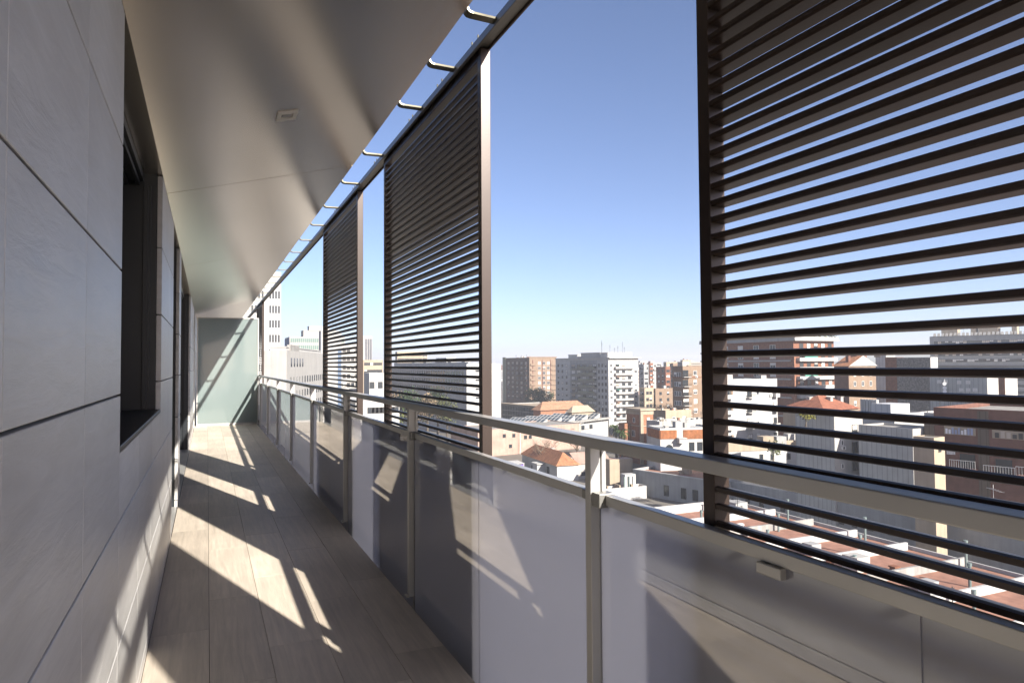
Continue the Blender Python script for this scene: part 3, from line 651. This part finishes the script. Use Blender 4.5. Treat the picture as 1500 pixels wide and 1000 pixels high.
# orange brick house with cornices, and its white and timber neighbours
b = building('brick_house', 'three storey orange brick house with pale cornices and corner trims', 938.5, 205, 917, 956, 600, 'orange_brick', phi=4, par=1.2)
bx(b, 'cornice', -.5, b.LR + .5, -.5, b.LL + .5, b.H - .3, b.H + .25, 'cream_render'); bx(b, 'parapet_band', -.1, b.LR + .1, -.1, b.LL + .1, b.H - 1.5, b.H - .301, 'cream_render')
bx(b, 'string_course', -.15, b.LR + .15, -.15, b.LL + .15, b.H - 5.0, b.H - 4.7, 'cream_render')
bx(b, 'corner_quoin', -.12, .9, -.12, .5, 0, b.H - 1.501, 'cream_render')  # cream trim wrapping the front corner
windows(b, 'L', [uL(b, 928)], [b.H - 4.0], 1.0, 1.5, '', 0); windows(b, 'L', [uL(b, 927)], [b.H - 8.2], 1.5, 1.9, '', 0)
windows(b, 'R', [b.LR * .6], [b.H - 4.0, b.H - 8.2], 1.0, 1.6, '', .3)
b = building('brick_house', 'lower orange brick wing with a pale corner left of the three storey brick house', 915, 208, 909, 919, 620, 'orange_brick', phi=4, par=.3)
windows(b, 'L', [b.LL * .5], [b.H - 4], 1.0, 1.6, '', .2)
b = building('row_house', 'cream flat roofed house directly right of the brick house', 975, 214, 956, 1012, 601, 'cream_render', phi=4, par=.8)
windows(b, 'R', [b.LR * .3, b.LR * .7], [b.H - 3.6], 1.2, 1.5, '', .4); clutter(b, 6, 1.3, 5)
b = building('row_house', 'white rendered house with washing and roof clutter in front of the cream one', 966, 190, 946, 1040, 617, 'white_render', phi=4, par=.9)
clutter(b, 10, 1.2, 9)
b = building('timber_house', 'white house with an orange timber clad upper storey and arched doorway', 967, 160, 948, 1045, 627, 'white_paint', phi=-14, par=.4, roofm='pale_grey_render')
bx(b, 'timber_cladding', .02, b.LR * .30, -.14, -.003, b.H - 2.5, b.H - .5, 'wood_cladding'); bx(b, 'timber_cladding', b.LR * .42, b.LR - .1, -.14, -.003, b.H - 2.6, b.H - .5, 'wood_cladding')
bx(b, 'side_cladding', -.14, -.003, .05, b.LL, b.H - 2.5, b.H - .5, 'wood_cladding')
mb = MB(); a = [(b.LR * .16 + math.cos(t) * 1.0, -.06, b.H - 5.0 + math.sin(t) * 1.2) for t in [math.pi * k / 10 for k in range(11)]]
mb.face([(b.LR * .16 - 1, -.06, b.H - 7.2), (b.LR * .16 + 1, -.06, b.H - 7.2)] + a); mb.obj('arched_door', M['city_glass'], b.root)
pent(b, b.LR * .30, b.LR * .42, -1.6, .5, 1.0, 'white_paint', b.H - 3.4); windows(b, 'R', lin(b.LR * .5, b.LR * .95, 3), [b.H - 5.4], 1.3, 2.0, 'd', .2); clutter(b, 6, 1.0, 11)

# far right of the opening: tan block and the skyline
b = building('apartment_block', 'tan apartment block with grey railed balconies beside the near screen', 1000, 222, 985, 1062, 536, 'tan_render', phi=2, par=.9)
zs = seq(b.H - 3.6, -3.05, 7)
balconies(b, 'R', [uR(b, 1004)], zs, 3.0, 1.2, 'rail'); windows(b, 'R', [uR(b, 1018), uR(b, 1030)], [z + .6 for z in zs], 1.4, 1.5, '', .5)
windows(b, 'L', lin(1, b.LL - 1, 3), zs, 1.3, 1.6, '', .4); clutter(b, 7, 1.6, 13)
bx(b, 'string_course', -.2, b.LR + .2, -.2, b.LL, b.H - 3.75, b.H - 3.5, 'red_brick')
sky_rows = [  # name, label, xc, d, xl, xr, yt, material
 ('apartment_block', 'grey violet block close to the right edge of the white balconied block', 943, 430, 936, 950, 533.5, 'grey_render'),
 ('apartment_block', 'tall dark red brick block among the skyline blocks', 951.5, 480, 947.5, 954, 531.5, 'red_brick'),
 ('apartment_block', 'narrow white block next to the dark red brick one', 954.5, 520, 953, 962, 531, 'white_render'),
 ('apartment_block', 'purple brown brick block with a sunlit orange end on the skyline', 975, 400, 961, 982, 537, 'red_brick'),
 ('apartment_block', 'cream block behind the purple brown brick block', 976, 560, 972, 996, 530, 'cream_render'),
 ('apartment_block', 'beige block with a flat top just left of the tan balconied block', 986, 470, 981, 1001, 532, 'tan_render'),
 ('apartment_block', 'pale block with a rooftop box showing above the tan balconied block', 1000, 600, 997, 1012, 527, 'cream_render'),
 ('row_house', 'small ochre house in the trees right of the white balconied block', 944, 330, 936, 957, 568, 'cream_render'),
 ('row_house', 'long low house with a brown roof edge under the skyline blocks', 960, 340, 956, 996, 569, 'tan_render')]
for nm, lb, xc, d, xl, xr, yt, m in sky_rows:
    b = building(nm, lb, xc, d, xl, xr, yt, m, phi=4, par=.8)
    windows(b, 'R', lin(.8, b.LR - .8, max(2, int(b.LR / 4.5))), seq(b.H - 3.2, -3.1, 5), 1.5, 1.5, 'd', .4); windows(b, 'L', lin(.8, b.LL - .8, 2), seq(b.H - 3.2, -3.1, 4), 1.5, 1.5, 'd', .4)
    clutter(b, 3, 2.0, int(xc))

# behind the near screen
b = building('apartment_block', 'cream and white apartment block with corner balconies behind the near screen', 1052, 165, 1042, 1138, 556, 'white_paint', phi=3, par=1.0)
zs = seq(b.H - 4.6, -3.7, 6)
balconies(b, 'R', [uR(b, 1064)], zs, 3.0, 1.3, 'solid'); balconies(b, 'R', [uR(b, 1097)], zs, 2.0, 1.0, 'rail'); balconies(b, 'R', [uR(b, 1134)], zs, 1.4, 1.1, 'solid')
for z in zs: bx(b, 'orange_reveal', uR(b, 1069.5), uR(b, 1072), -.3, -.003, z + .2, z + 2.4, 'tan_render')
windows(b, 'R', [uR(b, 1109)], [z + .7 for z in zs], 1.0, 1.5, '', .3); windows(b, 'R', [uR(b, 1127)], [z + .9 for z in zs], .6, .8, '', .3); clutter(b, 6, 1.6, 21)
b = building('apartment_block', 'red brick and white tower block with a planted roof terrace and green awnings', 1162, 225, 1088, 1222, 499, 'red_brick', phi=2, par=.3, LL=44)
zs = seq(b.H - 3.3, -3.02, 9)
mb = MB()
for z in zs: mb.box(uR(b, 1168), b.LR + .1, -1.4, -.003, z - .2, z + .95)
for i, z in enumerate(zs): bx(b, 'balcony_band', uR(b, 1167), b.LR + .1, -1.4, -.003, z - .3, z + .8, 'white_paint')
for z in zs: windows(b, 'R', lin(uR(b, 1169), b.LR - .3, 5), [z + .82], 1.7, 1.7, 'd', .45)
for z in zs[1::2]: bx(b, 'awning', uR(b, 1174), uR(b, 1193), -1.55, -1.42, z + .9, z + 2.1, 'green_awning')
for px in (1151.5, ): bx(b, 'orange_pier', uR(b, 1162.5), uR(b, 1164), -.4, -.003, 2, b.H - 3.4, 'orange_brick')
for z in zs:
    bx(b, 'floor_band', -.5, -.003, 1, b.LL, z - .4, z + .1, 'pale_grey_render')
for z in zs: windows(b, 'L', lin(5, b.LL - 2, 5), [z + .5], 2.4, 1.7, '', .5)
bx(b, 'terrace_slab', -1.0, b.LR + .8, -1.6, b.LL, b.H, b.H + .4, 'pale_grey_render'); bx(b, 'terrace_wall', -.8, b.LR + .6, -1.4, -1.2, b.H + .4, b.H + 1.3, 'white_paint'); bx(b, 'terrace_wall', -.9, -.7, -1.2, b.LL, b.H + .4, b.H + 1.3, 'grey_render')
mb = MB(); rr = random.Random(5)
for i in range(900):
    if i % 2: x, y = rr.uniform(-.6, b.LR + .4), rr.uniform(-1.1, .6)
    else: x, y = rr.uniform(-.6, .8), rr.uniform(-1, b.LL * .9)
    p = Vector((x, y, b.H + 1.25 + rr.random() * 1.2)); a = Vector((rr.uniform(-1, 1), rr.uniform(-1, 1), rr.uniform(-1, 1))).normalized() * .3; e = a.orthogonal().normalized() * .22
    mb.face([p - a, p + e, p + a, p - e], 0, rr.random())
mb.obj('terrace_planting', M['leaf_olive'], b.root); pent(b, 3, b.LR - 3, 4, 12, 2.2, 'cream_render', b.H + .4)
b = building('tiled_house', 'house with a broad hipped red tile roof and two dormer chimneys', 1206, 150, 1146, 1256, 601, 'cream_render', phi=6, par=0)
hip(b, .5, 3.0, 'red_clay_tile', axis='x'); 
for x, y in ((b.LR * .55, b.LL * .3), (b.LR * .85, b.LL * .3), (b.LR * .3, b.LL * .6)): chimney(b, x, y, b.H + 1, 1.5, .9)
b = building('apartment_block', 'brown gabled block with a tiled roof left of the rubble wall', 1243, 210, 1222, 1283, 536, 'tan_render', phi=4, par=0, left='brown_brick')
hip(b, .4, 3.2, 'clay_tile', gable=True, axis='y'); windows(b, 'R', lin(.8, b.LR - .8, 3), seq(b.H - 3.2, -3, 5), 1.1, 1.5, '', .4)
for x in (.2, .5, .8): chimney(b, b.LR * x, b.LL * .4, b.H + 1, 2.6, 1.0, 'brown_brick')
b = building('apartment_block', 'narrow grey sheeted block with a white sunlit flank below the brown brick wall', 1298, 230, 1283, 1312, 519, 'grey_render', phi=4, par=.8, left='light_sheeting')
windows(b, 'R', lin(.8, b.LR - .8, 2), seq(b.H - 3.2, -3, 5), 1.1, 1.5, '', .4); clutter(b, 4, 2.5, 30)
b = building('party_wall_block', 'tall block with a reddish brown blind brick wall beside the rubble wall', 1314, 195, 1297, 1320, 523, 'red_brick', phi=5, par=.4)
b = building('party_wall_block', 'block with a blind grey rubble stone party wall and a white sunlit end', 1363, 180, 1314, 1374, 523, 'white_paint', phi=6, par=.4, left='rubble_wall')
b = building('slab_block', 'huge long grey slab block with many rows of small windows at the right', 1640, 300, 1363, 1700, 485, 'grey_render', phi=22, par=1.2)
zs = seq(b.H - 4.0, -3.0, 13)
nw = 0; us = [u for u in lin(2, b.LL - 2, 44) if u > b.LL * .42]
for k, z in enumerate(zs):
    bx(b, 'sill_band', -.25, -.003, .5, b.LL - .3, z - .5, z - .25, 'pale_grey_render')
    if k < 4:
        for u in us: place(b, win_mesh(1.7, 1.5, 'd' + random.choice(['', '', '1', '2', 't2'])), 'window', 'L', u, z)
    else: bx(b, 'window_row', -.08, -.003, b.LL * .42, b.LL - 2, z, z + 1.4, 'city_glass')
mb = MB()
for k in range(40): mb.prism([(-.5, b.H), (.6, b.H), (.6, b.H + 1.5)], 1 + (b.LL - 2) * k / 40, 1 + (b.LL - 2) * (k + .62) / 40)
mb.obj('crenellated_edge', M['concrete'], b.root)
for px, h, w in ((1390, 6, 7), (1447, 7, 8), (1425, 5, 2), (1486, 8, 2)):
    y = uL(b, px); bx(b, 'rooftop_room', 3, 9, y - w / 2, y + w / 2, b.H - .8, b.H + h * .8, 'cream_render')
for px in (1402, 1412, 1466, 1494): antenna(b, 2, uL(b, px), b.H, 7)
b = building('party_wall_block', 'low block with a wide grey corrugated flank and satellite dishes', 1446, 150, 1362, 1462, 553, 'white_render', phi=6, par=.3, left='grey_sheeting')
for px, py in ((1376, 559), (1385, 559), (1405, 560), (1418, 560), (1408, 571), (1418, 571), (1428, 571)): place(b, win_mesh(.9, .8, '2'), 'vent_window', 'L', uL(b, px), zat(b, 'L', px, py) - .4, .065)
mb = MB(); mb.tube([(-.5, uL(b, 1385), zat(b, 'L', 1385, 574)), (-.5, uL(b, 1385), zat(b, 'L', 1385, 555))], .06, 6); mb.obj('dish_mast', M['frame_white'], b.root)
for q in (562, 568, 573):
    mb = MB(); mb.tube([(-.5, uL(b, 1385), zat(b, 'L', 1385, q)), (-.66, uL(b, 1385) - .1, zat(b, 'L', 1385, q) + .02), (-.72, uL(b, 1385) - .13, zat(b, 'L', 1385, q) + .03)], [.06, .32, .42], 12); mb.obj('satellite_dish', M['frame_white'], b.root)
b = building('row_house', 'red brick house with a white gable right of the corrugated flank', 1472, 160, 1446, 1490, 553, 'white_render', phi=6, par=.5, left='red_brick')
b = building('terrace_house', 'cream terrace house with tan parapet, white windows and a flat cluttered roof', 1060, 145, 1048, 1168, 648, 'white_paint', phi=-12, par=.8, roofm='pale_grey_render')
bx(b, 'parapet_band', -.1, b.LR + .1, -.15, -.003, b.H - 1.9, b.H + .05, 'cream_render')
for px, py in ((1066, 647), (1113, 637), (1129, 635), (1153, 633)): windows(b, 'R', [uR(b, px)], [max(1, b.H - 4.0)], .8, 1.3, 'd', 0)
clutter(b, 14, 1.0, 41)
b = building('party_wall_block', 'block with a tall grey sheeted blind wall and a yellow bush at its roof edge', 1222, 122, 1164, 1262, 607, 'white_render', phi=4, par=.5, left='grey_sheeting')
windows(b, 'R', [b.LR * .7], seq(b.H - 4, -3.1, 5), 1.4, 2.0, 'd', .3); windows(b, 'R', [b.LR * .25], seq(b.H - 5.5, -4.1, 3), .6, .9, '', 0); clutter(b, 5, 1.5, 43)
b = building('party_wall_block', 'large block with a wide grey sheeted blind wall in front of the white roofs', 1337, 112, 1256, 1372, 628, 'white_render', phi=4, par=.4, left='grey_sheeting')
balconies(b, 'R', [b.LR * .3], seq(b.H - 3.4, -3.1, 4), 2.2, 1.1, 'solid'); windows(b, 'R', [b.LR * .75], seq(b.H - 2.6, -3.1, 4), 1.0, 1.3, 'd', .3)
bx(b, 'pink_shutter', b.LR * .62, b.LR * .7, -.2, -.003, b.H - 3.1, b.H - .8, 'red_brick')
b = building('terrace_house', 'white flat roofed house with a metal hut and pipes on its terrace', 1310, 132, 1256, 1352, 606, 'white_paint', phi=4, par=.8, roofm='white_render')
bx(b, 'metal_hut', -.3, b.LR * .6, .5, b.LL * .6, b.H - .8, b.H + 1.8, 'light_sheeting')
for k in range(6): bx(b, 'chimney', .3, .9, b.LL * (.5 + .08 * k), b.LL * (.5 + .08 * k) + .5, b.H, b.H + 2.5, 'white_paint')
b = building('terrace_house', 'white houses stepping up with a tan flat roof between the screen slats', 1392, 138, 1340, 1440, 606, 'white_paint', phi=6, par=.6, roofm='tan_render')
clutter(b, 10, 2.0, 51); windows(b, 'R', lin(.6, b.LR - .6, 3), [b.H - 3.4], 1.0, 1.4, '', .3)
b = building('workshop', 'grey ribbed workshop with a pale green sheet roof at the right edge', 1560, 118, 1432, 1620, 596, 'light_sheeting', phi=12, par=.2, roofm='green_roof_sheet', left='light_sheeting')
mb = MB(); mb.hexa([(.3, .3, b.H - .1), (b.LR, .3, b.H - .1), (b.LR, b.LL - 2, b.H - .1), (.3, b.LL - 2, b.H - .1), (2, 2, b.H + 1.0), (b.LR - 2, 2, b.H + 1.0), (b.LR - 2, b.LL - 4, b.H + 1.0), (2, b.LL - 4, b.H + 1.0)]); mb.obj('roof_light', M['green_roof_sheet'], b.root)
b = building('apartment_block', 'reddish brown apartment block with recessed white laundry balconies at the right', 1600, 96, 1366, 1660, 606, 'brown_brick', phi=14, par=.8)
br = b
def slot(b, pa, pb, ya, yb, m, name):                       # a framed recess seen on the left face
    u1, u0 = uL(b, pa), uL(b, pb); z1, z0 = zat(b, 'L', pa, ya), zat(b, 'L', pa, yb)
    mb = MB(); mb.box(-.08, -.003, u0, u1, z0, z1); mb.obj(name, M[m], b.root); return u0, u1, z0, z1
bx(b, 'board_strip', -.1, -.003, uL(b, 1446), uL(b, 1430), 0, b.H - .3, 'brown_boards'); bx(b, 'pier', -.1, -.003, uL(b, 1366.5), uL(b, 1352), 0, b.H - 1.5, 'brown_boards')
for pa, pb, y in ((1381, 1427, 622), (1451, 1540, 628)):
    u0, u1, z0, z1 = slot(b, pa, pb, y, y + 13, 'cream_render', 'laundry_balcony')
    rr = random.Random(pa)
    for k in range(9):
        uu = u0 + (u1 - u0) * (.08 + .1 * k); mb = MB(); mb.box(-.16, -.13, uu, uu + (u1 - u0) * .07, z0 + .1, z0 + rr.uniform(.6, 1.15)); mb.obj('laundry', M[rr.choice(['laundry_blue', 'laundry_white', 'frame_dark', 'laundry_white', 'beige_blind', 'laundry_blue'])], b.root)
for px, py in ((1388, 660), (1392, 660)): windows(b, 'L', [uL(b, px)], [zat(b, 'L', px, py) - .5], .8, 1.0, '2', 0)
for px0, px1, py in ((1394, 1431, 671), (1443, 1488, 679), (1490, 1540, 681)):
    ua, ub = uL(b, px1), uL(b, px0); z = zat(b, 'L', px0, py)
    mb = MB(); mb.box(-1.8, -.11, ua, ub, z - 1.4, z - 1.25); mb.obj('balcony', M['brown_brick'], b.root)
    mb = MB()
    for k in range(12): yy = ua + (ub - ua) * k / 11; mb.box(-1.8, -1.76, yy - .02, yy + .02, z - 1.25, z)
    mb.box(-1.82, -1.74, ua - .03, ub + .03, z, z + .06); mb.obj('balcony_rail', M['frame_white'], b.root)
    bx(b, 'balcony_door', -.1, -.003, (ua + ub) / 2 - 1.2, (ua + ub) / 2 + .9, z - 1.2, z + .9, 'city_glass')
mb = MB(); u = uL(b, 1458); z = zat(b, 'L', 1458, 716); mb.tube([(-2.2, u, z - 3), (-2.2, u, z + 1.0)], .03, 5)
for k in range(5): mb.box(-2.23, -2.17, u - 1.4 + .35 * k, u - .7 + .4 * k, z + .1 * k, z + .1 * k + .03)
mb.obj('antenna', M['frame_white'], b.root)
b = building('party_wall_block', 'narrow cream pier building standing in front of the reddish brown block', 1368, 102, 1366, 1378, 641, 'cream_render', phi=8, par=.2)
windows(b, 'R', [b.LR * .5], [b.H - 2.2, b.H - 5.2], .7, 1.1, 'd', 0)

# the long grey wall building and the terracotta roof terraces in front of it
b = building('long_building', 'long low grey building with small dark windows running behind the terracotta terraces', 1700, 84, 1062, 1760, 822, 'grey_render', phi=6, par=.4, roofm='zinc')
for px in (1092, 1112, 1143, 1170, 1186, 1203, 1228, 1247, 1270, 1300): windows(b, 'L', [uL(b, px)], [1.6], 1.0, 1.5, 'ds', 0)
b = building('long_building', 'grey building with a white roof edge and dark doorways left of the near screen', 1062, 141, 926, 1120, 707, 'grey_render', phi=17, par=.5, roofm='terracotta_paving')
bx(b, 'parapet_cap', -.15, .35, -.1, b.LL + .1, b.H, b.H + .2, 'white_paint'); bx(b, 'parapet_cap', .351, b.LR, b.LL - .3, b.LL + .1, b.H, b.H + .2, 'white_paint')
windows(b, 'L', [uL(b, 974), uL(b, 999), uL(b, 1016), uL(b, 1040)], [.8], 1.3, 2.3, 'ds', 0); clutter(b, 5, 1.0, 71)
b = building('terrace_roof', 'broad terracotta paved roof terrace with low white parapets below the near screen', 0, 0, 0, 0, 0, 'white_paint', at=(58, 28, -22.9), LL=70, LR=27, par=.5, roofm='terracotta_paving')
tb = b; 
for k in range(9):
    y = b.LL * (.06 + .11 * k); bx(b, 'dividing_wall', .26, b.LR * .97, y, y + .35, b.H - .44, b.H + .55, 'white_paint' if k % 3 else 'concrete')
for k in range(14):
    y = b.LL * (.05 + .066 * k); mb = MB(); h = 1.5 + .7 * (k % 3); x = 12 + 6.5 * (k % 3); mb.tube([(x, y, b.H - .45), (x, y, b.H + h - .4), (x, y, b.H + h - .39), (x, y, b.H + h)], [.16, .16, .24, .24], 10); mb.obj('vent_pipe', M['vent_pipe'], b.root)
clutter(b, 24, 1.1, 61)

# ------------------------------------------------------------------ trees and small things among the houses
for i, (px, d) in enumerate(((574, 250), (585, 255), (598, 250), (612, 255), (626, 250), (641, 255), (655, 250))):
    tree('leafy_tree', 'olive brown tree in the row in front of the long grey office', px, 575, d, 19 + (i % 3) * 1.5, 6.2, ['leaf_olive', 'leaf_brown', 'leaf_dark'][i % 3], 1100, .8, 'trees in front of the long office', seed=i)
for i, (px, d) in enumerate(((533, 225), (545, 215), (556, 220))):
    tree('leafy_tree', 'bushy tree beside the white warehouse', px, 570, d, 10 + i, 4.2, ['leaf_brown', 'leaf_olive', 'leaf_brown'][i], 600, .7, 'trees by the warehouse', seed=i)
for i, px in enumerate((780, 787, 794, 800)):
    tree('evergreen_tree', 'dark evergreen tree against the brown apartment block', px, 570, 400, 17, 5.5, 'leaf_dark', 700, 1.0, 'evergreens by the brown block', seed=i, trunk=.15)
for i, (px, d) in enumerate(((852, 300), (862, 300), (872, 295))):
    tree('leafy_tree', 'scrubby tree at the foot of the white balconied block', px, 600, d, 9, 4.0, ['leaf_yellow', 'leaf_brown', 'leaf_brown'][i], 500, .7, 'trees under the white block', seed=i)
tree('evergreen_tree', 'single dark round tree at the right foot of the white balconied block', 942, 590, 290, 10, 5, 'leaf_dark', 700, .8)
for i, (px, d) in enumerate(((955, 285), (965, 280), (975, 285), (985, 275), (992, 285))):
    tree('bare_tree', 'bare brown winter tree in the street below the skyline blocks', px, 590, d, 12 + i % 2, 5.0, 'leaf_brown', 420, .7, 'bare trees in the street', bare=True, seed=i)
for i, (px, d) in enumerate(((792, 190), (806, 196), (845, 205), (868, 200), (884, 205), (905, 205))):
    tree('bare_tree', 'thin bare tree in the yards behind the tiled house', px, 640, d, 8.5, 3.4, 'leaf_brown', 120, .4, 'bare trees in the yards', bare=True, seed=i)
tree('yellow_bush', 'yellow green bush at the roof edge of the grey sheeted block', 1180, 620, 124, 3.2, 1.9, 'leaf_yellow', 420, .4, cat='bush', zb=P(1180, 625, 124).z)
tree('green_bush', 'flowering bush beside the cream terrace house', 1133, 660, 126, 4.4, 1.9, 'leaf_olive', 420, .4, cat='bush', zb=P(1133, 679, 126).z)
for i, px in enumerate((736, 748, 758)): tree('green_bush', 'low green bush in the garden of the tiled house', px, 680, 165, 2.6, 1.9, 'leaf_olive', 260, .4, 'bushes in the garden', 'bush', trunk=.15)
def palm(px, py, d, h, label):
    p = P(px, py, d); t = empty('palm_tree', (p.x, p.y, GZ), 0, label, 'palm'); h = p.z - GZ if h is None else h
    mb = MB(); mb.tube([(0, 0, 0), (.1, 0, h * .5), (0, 0, h)], [.35, .28, .3], 8); mb.obj('trunk', M['bark'], t)
    rr = random.Random(3); mb = MB()
    for k in range(34):
        a = k * 2.399; el = rr.uniform(-.5, 1.3); L = 3.0; prev = Vector((0, 0, h)); w = .05
        for s in range(6):
            e2 = el - .32 * s; nx = prev + Vector((math.cos(a) * math.cos(e2), math.sin(a) * math.cos(e2), math.sin(e2))) * L / 6
            sd_ = Vector((-math.sin(a), math.cos(a), -.5)) * (.42 if s in (1, 2, 3) else .2)
            s2 = Vector((math.sin(a), -math.cos(a), -.5)) * (.42 if s in (1, 2, 3) else .2)
            mb.face([prev, nx, nx + sd_]); mb.face([prev, nx + s2, nx]); prev = nx
    mb.obj('fronds', M['leaf_palm'], t)
palm(902, 626, 212, None, 'dark green palm tree left of the three storey brick house')
palm(911, 634, 206, None, 'shorter palm tree touching the brick house wing')
def lamp_post(px, py, d, h, label):
    p = P(px, py, d); t = empty('street_lamp', (p.x, p.y, GZ), 0, label, 'street lamp', 'street lamps in the yards')
    mb = MB(); mb.tube([(0, 0, 0), (0, 0, h), (.3, 0, h + .3), (1.2, 0, h + .35)], [.1, .07, .06, .05], 6); mb.obj('pole', M['frame_white'], t)
    mb = MB(); mb.box(.9, 1.6, -.12, .12, h + .26, h + .4); mb.obj('lamp_head', M['concrete'], t)
lamp_post(849, 610, 240, 9, 'pale street lamp beside the market hall'); lamp_post(762, 600, 230, 8, 'pale street lamp in front of the glazed hall')
# canopy and parked car by the tiled house
p = P(840, 657, 195); t = empty('canopy', (p.x, p.y, GZ), .1, 'red and white canopy behind the tiled house', 'canopy')
mb = MB(); mb.hexa([(-5, -1.5, 2.6), (5, -1.5, 2.6), (5, 1.5, 3.2), (-5, 1.5, 3.2), (-5, -1.5, 2.7), (5, -1.5, 2.7), (5, 1.5, 3.3), (-5, 1.5, 3.3)]); mb.obj('awning', M['white_paint'], t)
mb = MB(); mb.box(-4.8, 4.8, -1.4, -1.2, .5, 2.0); mb.obj('stall_front', M['red_cloth'], t)
for x in (-4.8, 4.8):
    for y in (-1.4, 1.4): mb = MB(); mb.box(x - .05, x + .05, y - .05, y + .05, 0, 2.6); mb.obj('leg', M['frame_white'], t)
p = P(740, 664, 190); t = empty('canopy', (p.x, p.y, GZ), .1, 'low white canopy with a purple cloth left of the tiled house', 'canopy')
mb = MB(); mb.hexa([(-5, -2, 2.5), (5, -2, 2.5), (5, 2, 2.9), (-5, 2, 2.9), (-5, -2, 2.6), (5, -2, 2.6), (5, 2, 3.0), (-5, 2, 3.0)]); mb.obj('awning', M['white_paint'], t)
mb = MB(); mb.box(3.0, 4.8, -1.9, -1.7, .8, 2.3); mb.obj('hanging_cloth', M['purple_cloth'], t)
for x in (-4.8, 4.8):
    for y in (-1.9, 1.9): mb = MB(); mb.box(x - .05, x + .05, y - .05, y + .05, 0, 2.5); mb.obj('leg', M['frame_white'], t)
# far filler blocks up to the horizon
rr = random.Random(17)
for i in range(70):
    px = rr.uniform(520, 1560); d = rr.uniform(600, 1700); hh = rr.uniform(14, 31); w = rr.uniform(14, 34); p = P(px, 534, d)
    t = empty('distant_block', (p.x, p.y, GZ), R(rr.uniform(0, 12)), 'small distant block on the hazy skyline', 'building', 'distant blocks on the skyline')
    mb = MB(); mb.box(0, w, 0, w * .8, 0, hh); mb.obj('wall', M[rr.choice(['white_render', 'cream_render', 'tan_render', 'red_brick', 'pale_grey_render', 'pink_render'])], t)
    mb = MB(); mb.box(w * .2, w * .5, w * .2, w * .5, hh, hh + rr.uniform(1.5, 3)); mb.obj('rooftop_room', M['white_render'], t)
    for k in range(5):
        if hh - 3 - 3.2 * k < 2: break
        mb = MB(); mb.box(1, w - 1, -.12, -.003, hh - 3 - 3.2 * k, hh - 1.7 - 3.2 * k); mb.obj('window_row', M['city_glass'], t)
mb = MB(); c = P(1350, 535, 2400); n = 24; pts = []
for k in range(n): a = k / (n - 1); pts.append((c.x - 420 + 1000 * a, c.y + 260 - 620 * a, GZ + 18 + 55 * math.sin(math.pi * a) + 6 * math.sin(a * 17)))
for (x0, y0, z0), (x1, y1, z1) in zip(pts, pts[1:]):
    mb.face([(x0 - 150, y0 - 350, GZ), (x1 - 150, y1 - 350, GZ), (x1, y1, z1), (x0, y0, z0)]); mb.face([(x1 + 150, y1 + 350, GZ), (x0 + 150, y0 + 350, GZ), (x0, y0, z0), (x1, y1, z1)])
cm('hill_scrub', (.10, .11, .07), var=.3, scale=.02, streak=0)
tag(mb.obj('hills', M['hill_scrub'], smooth=True), kind='structure')

# ------------------------------------------------------------------ the air
m = bpy.data.materials.new('haze_air'); m.use_nodes = True; n = m.node_tree.nodes; n.remove(n['Principled BSDF'])
pv = n.new('ShaderNodeVolumePrincipled'); pv.inputs['Color'].default_value = (.93, .95, 1, 1); pv.inputs['Density'].default_value = .00034; pv.inputs['Anisotropy'].default_value = .1
m.node_tree.links.new(pv.outputs[0], n['Material Output'].inputs['Volume'])
mb = MB(); mb.box(-3000, 4000, -1000, 5000, GZ - 1, 60); tag(mb.obj('haze', m), kind='stuff')
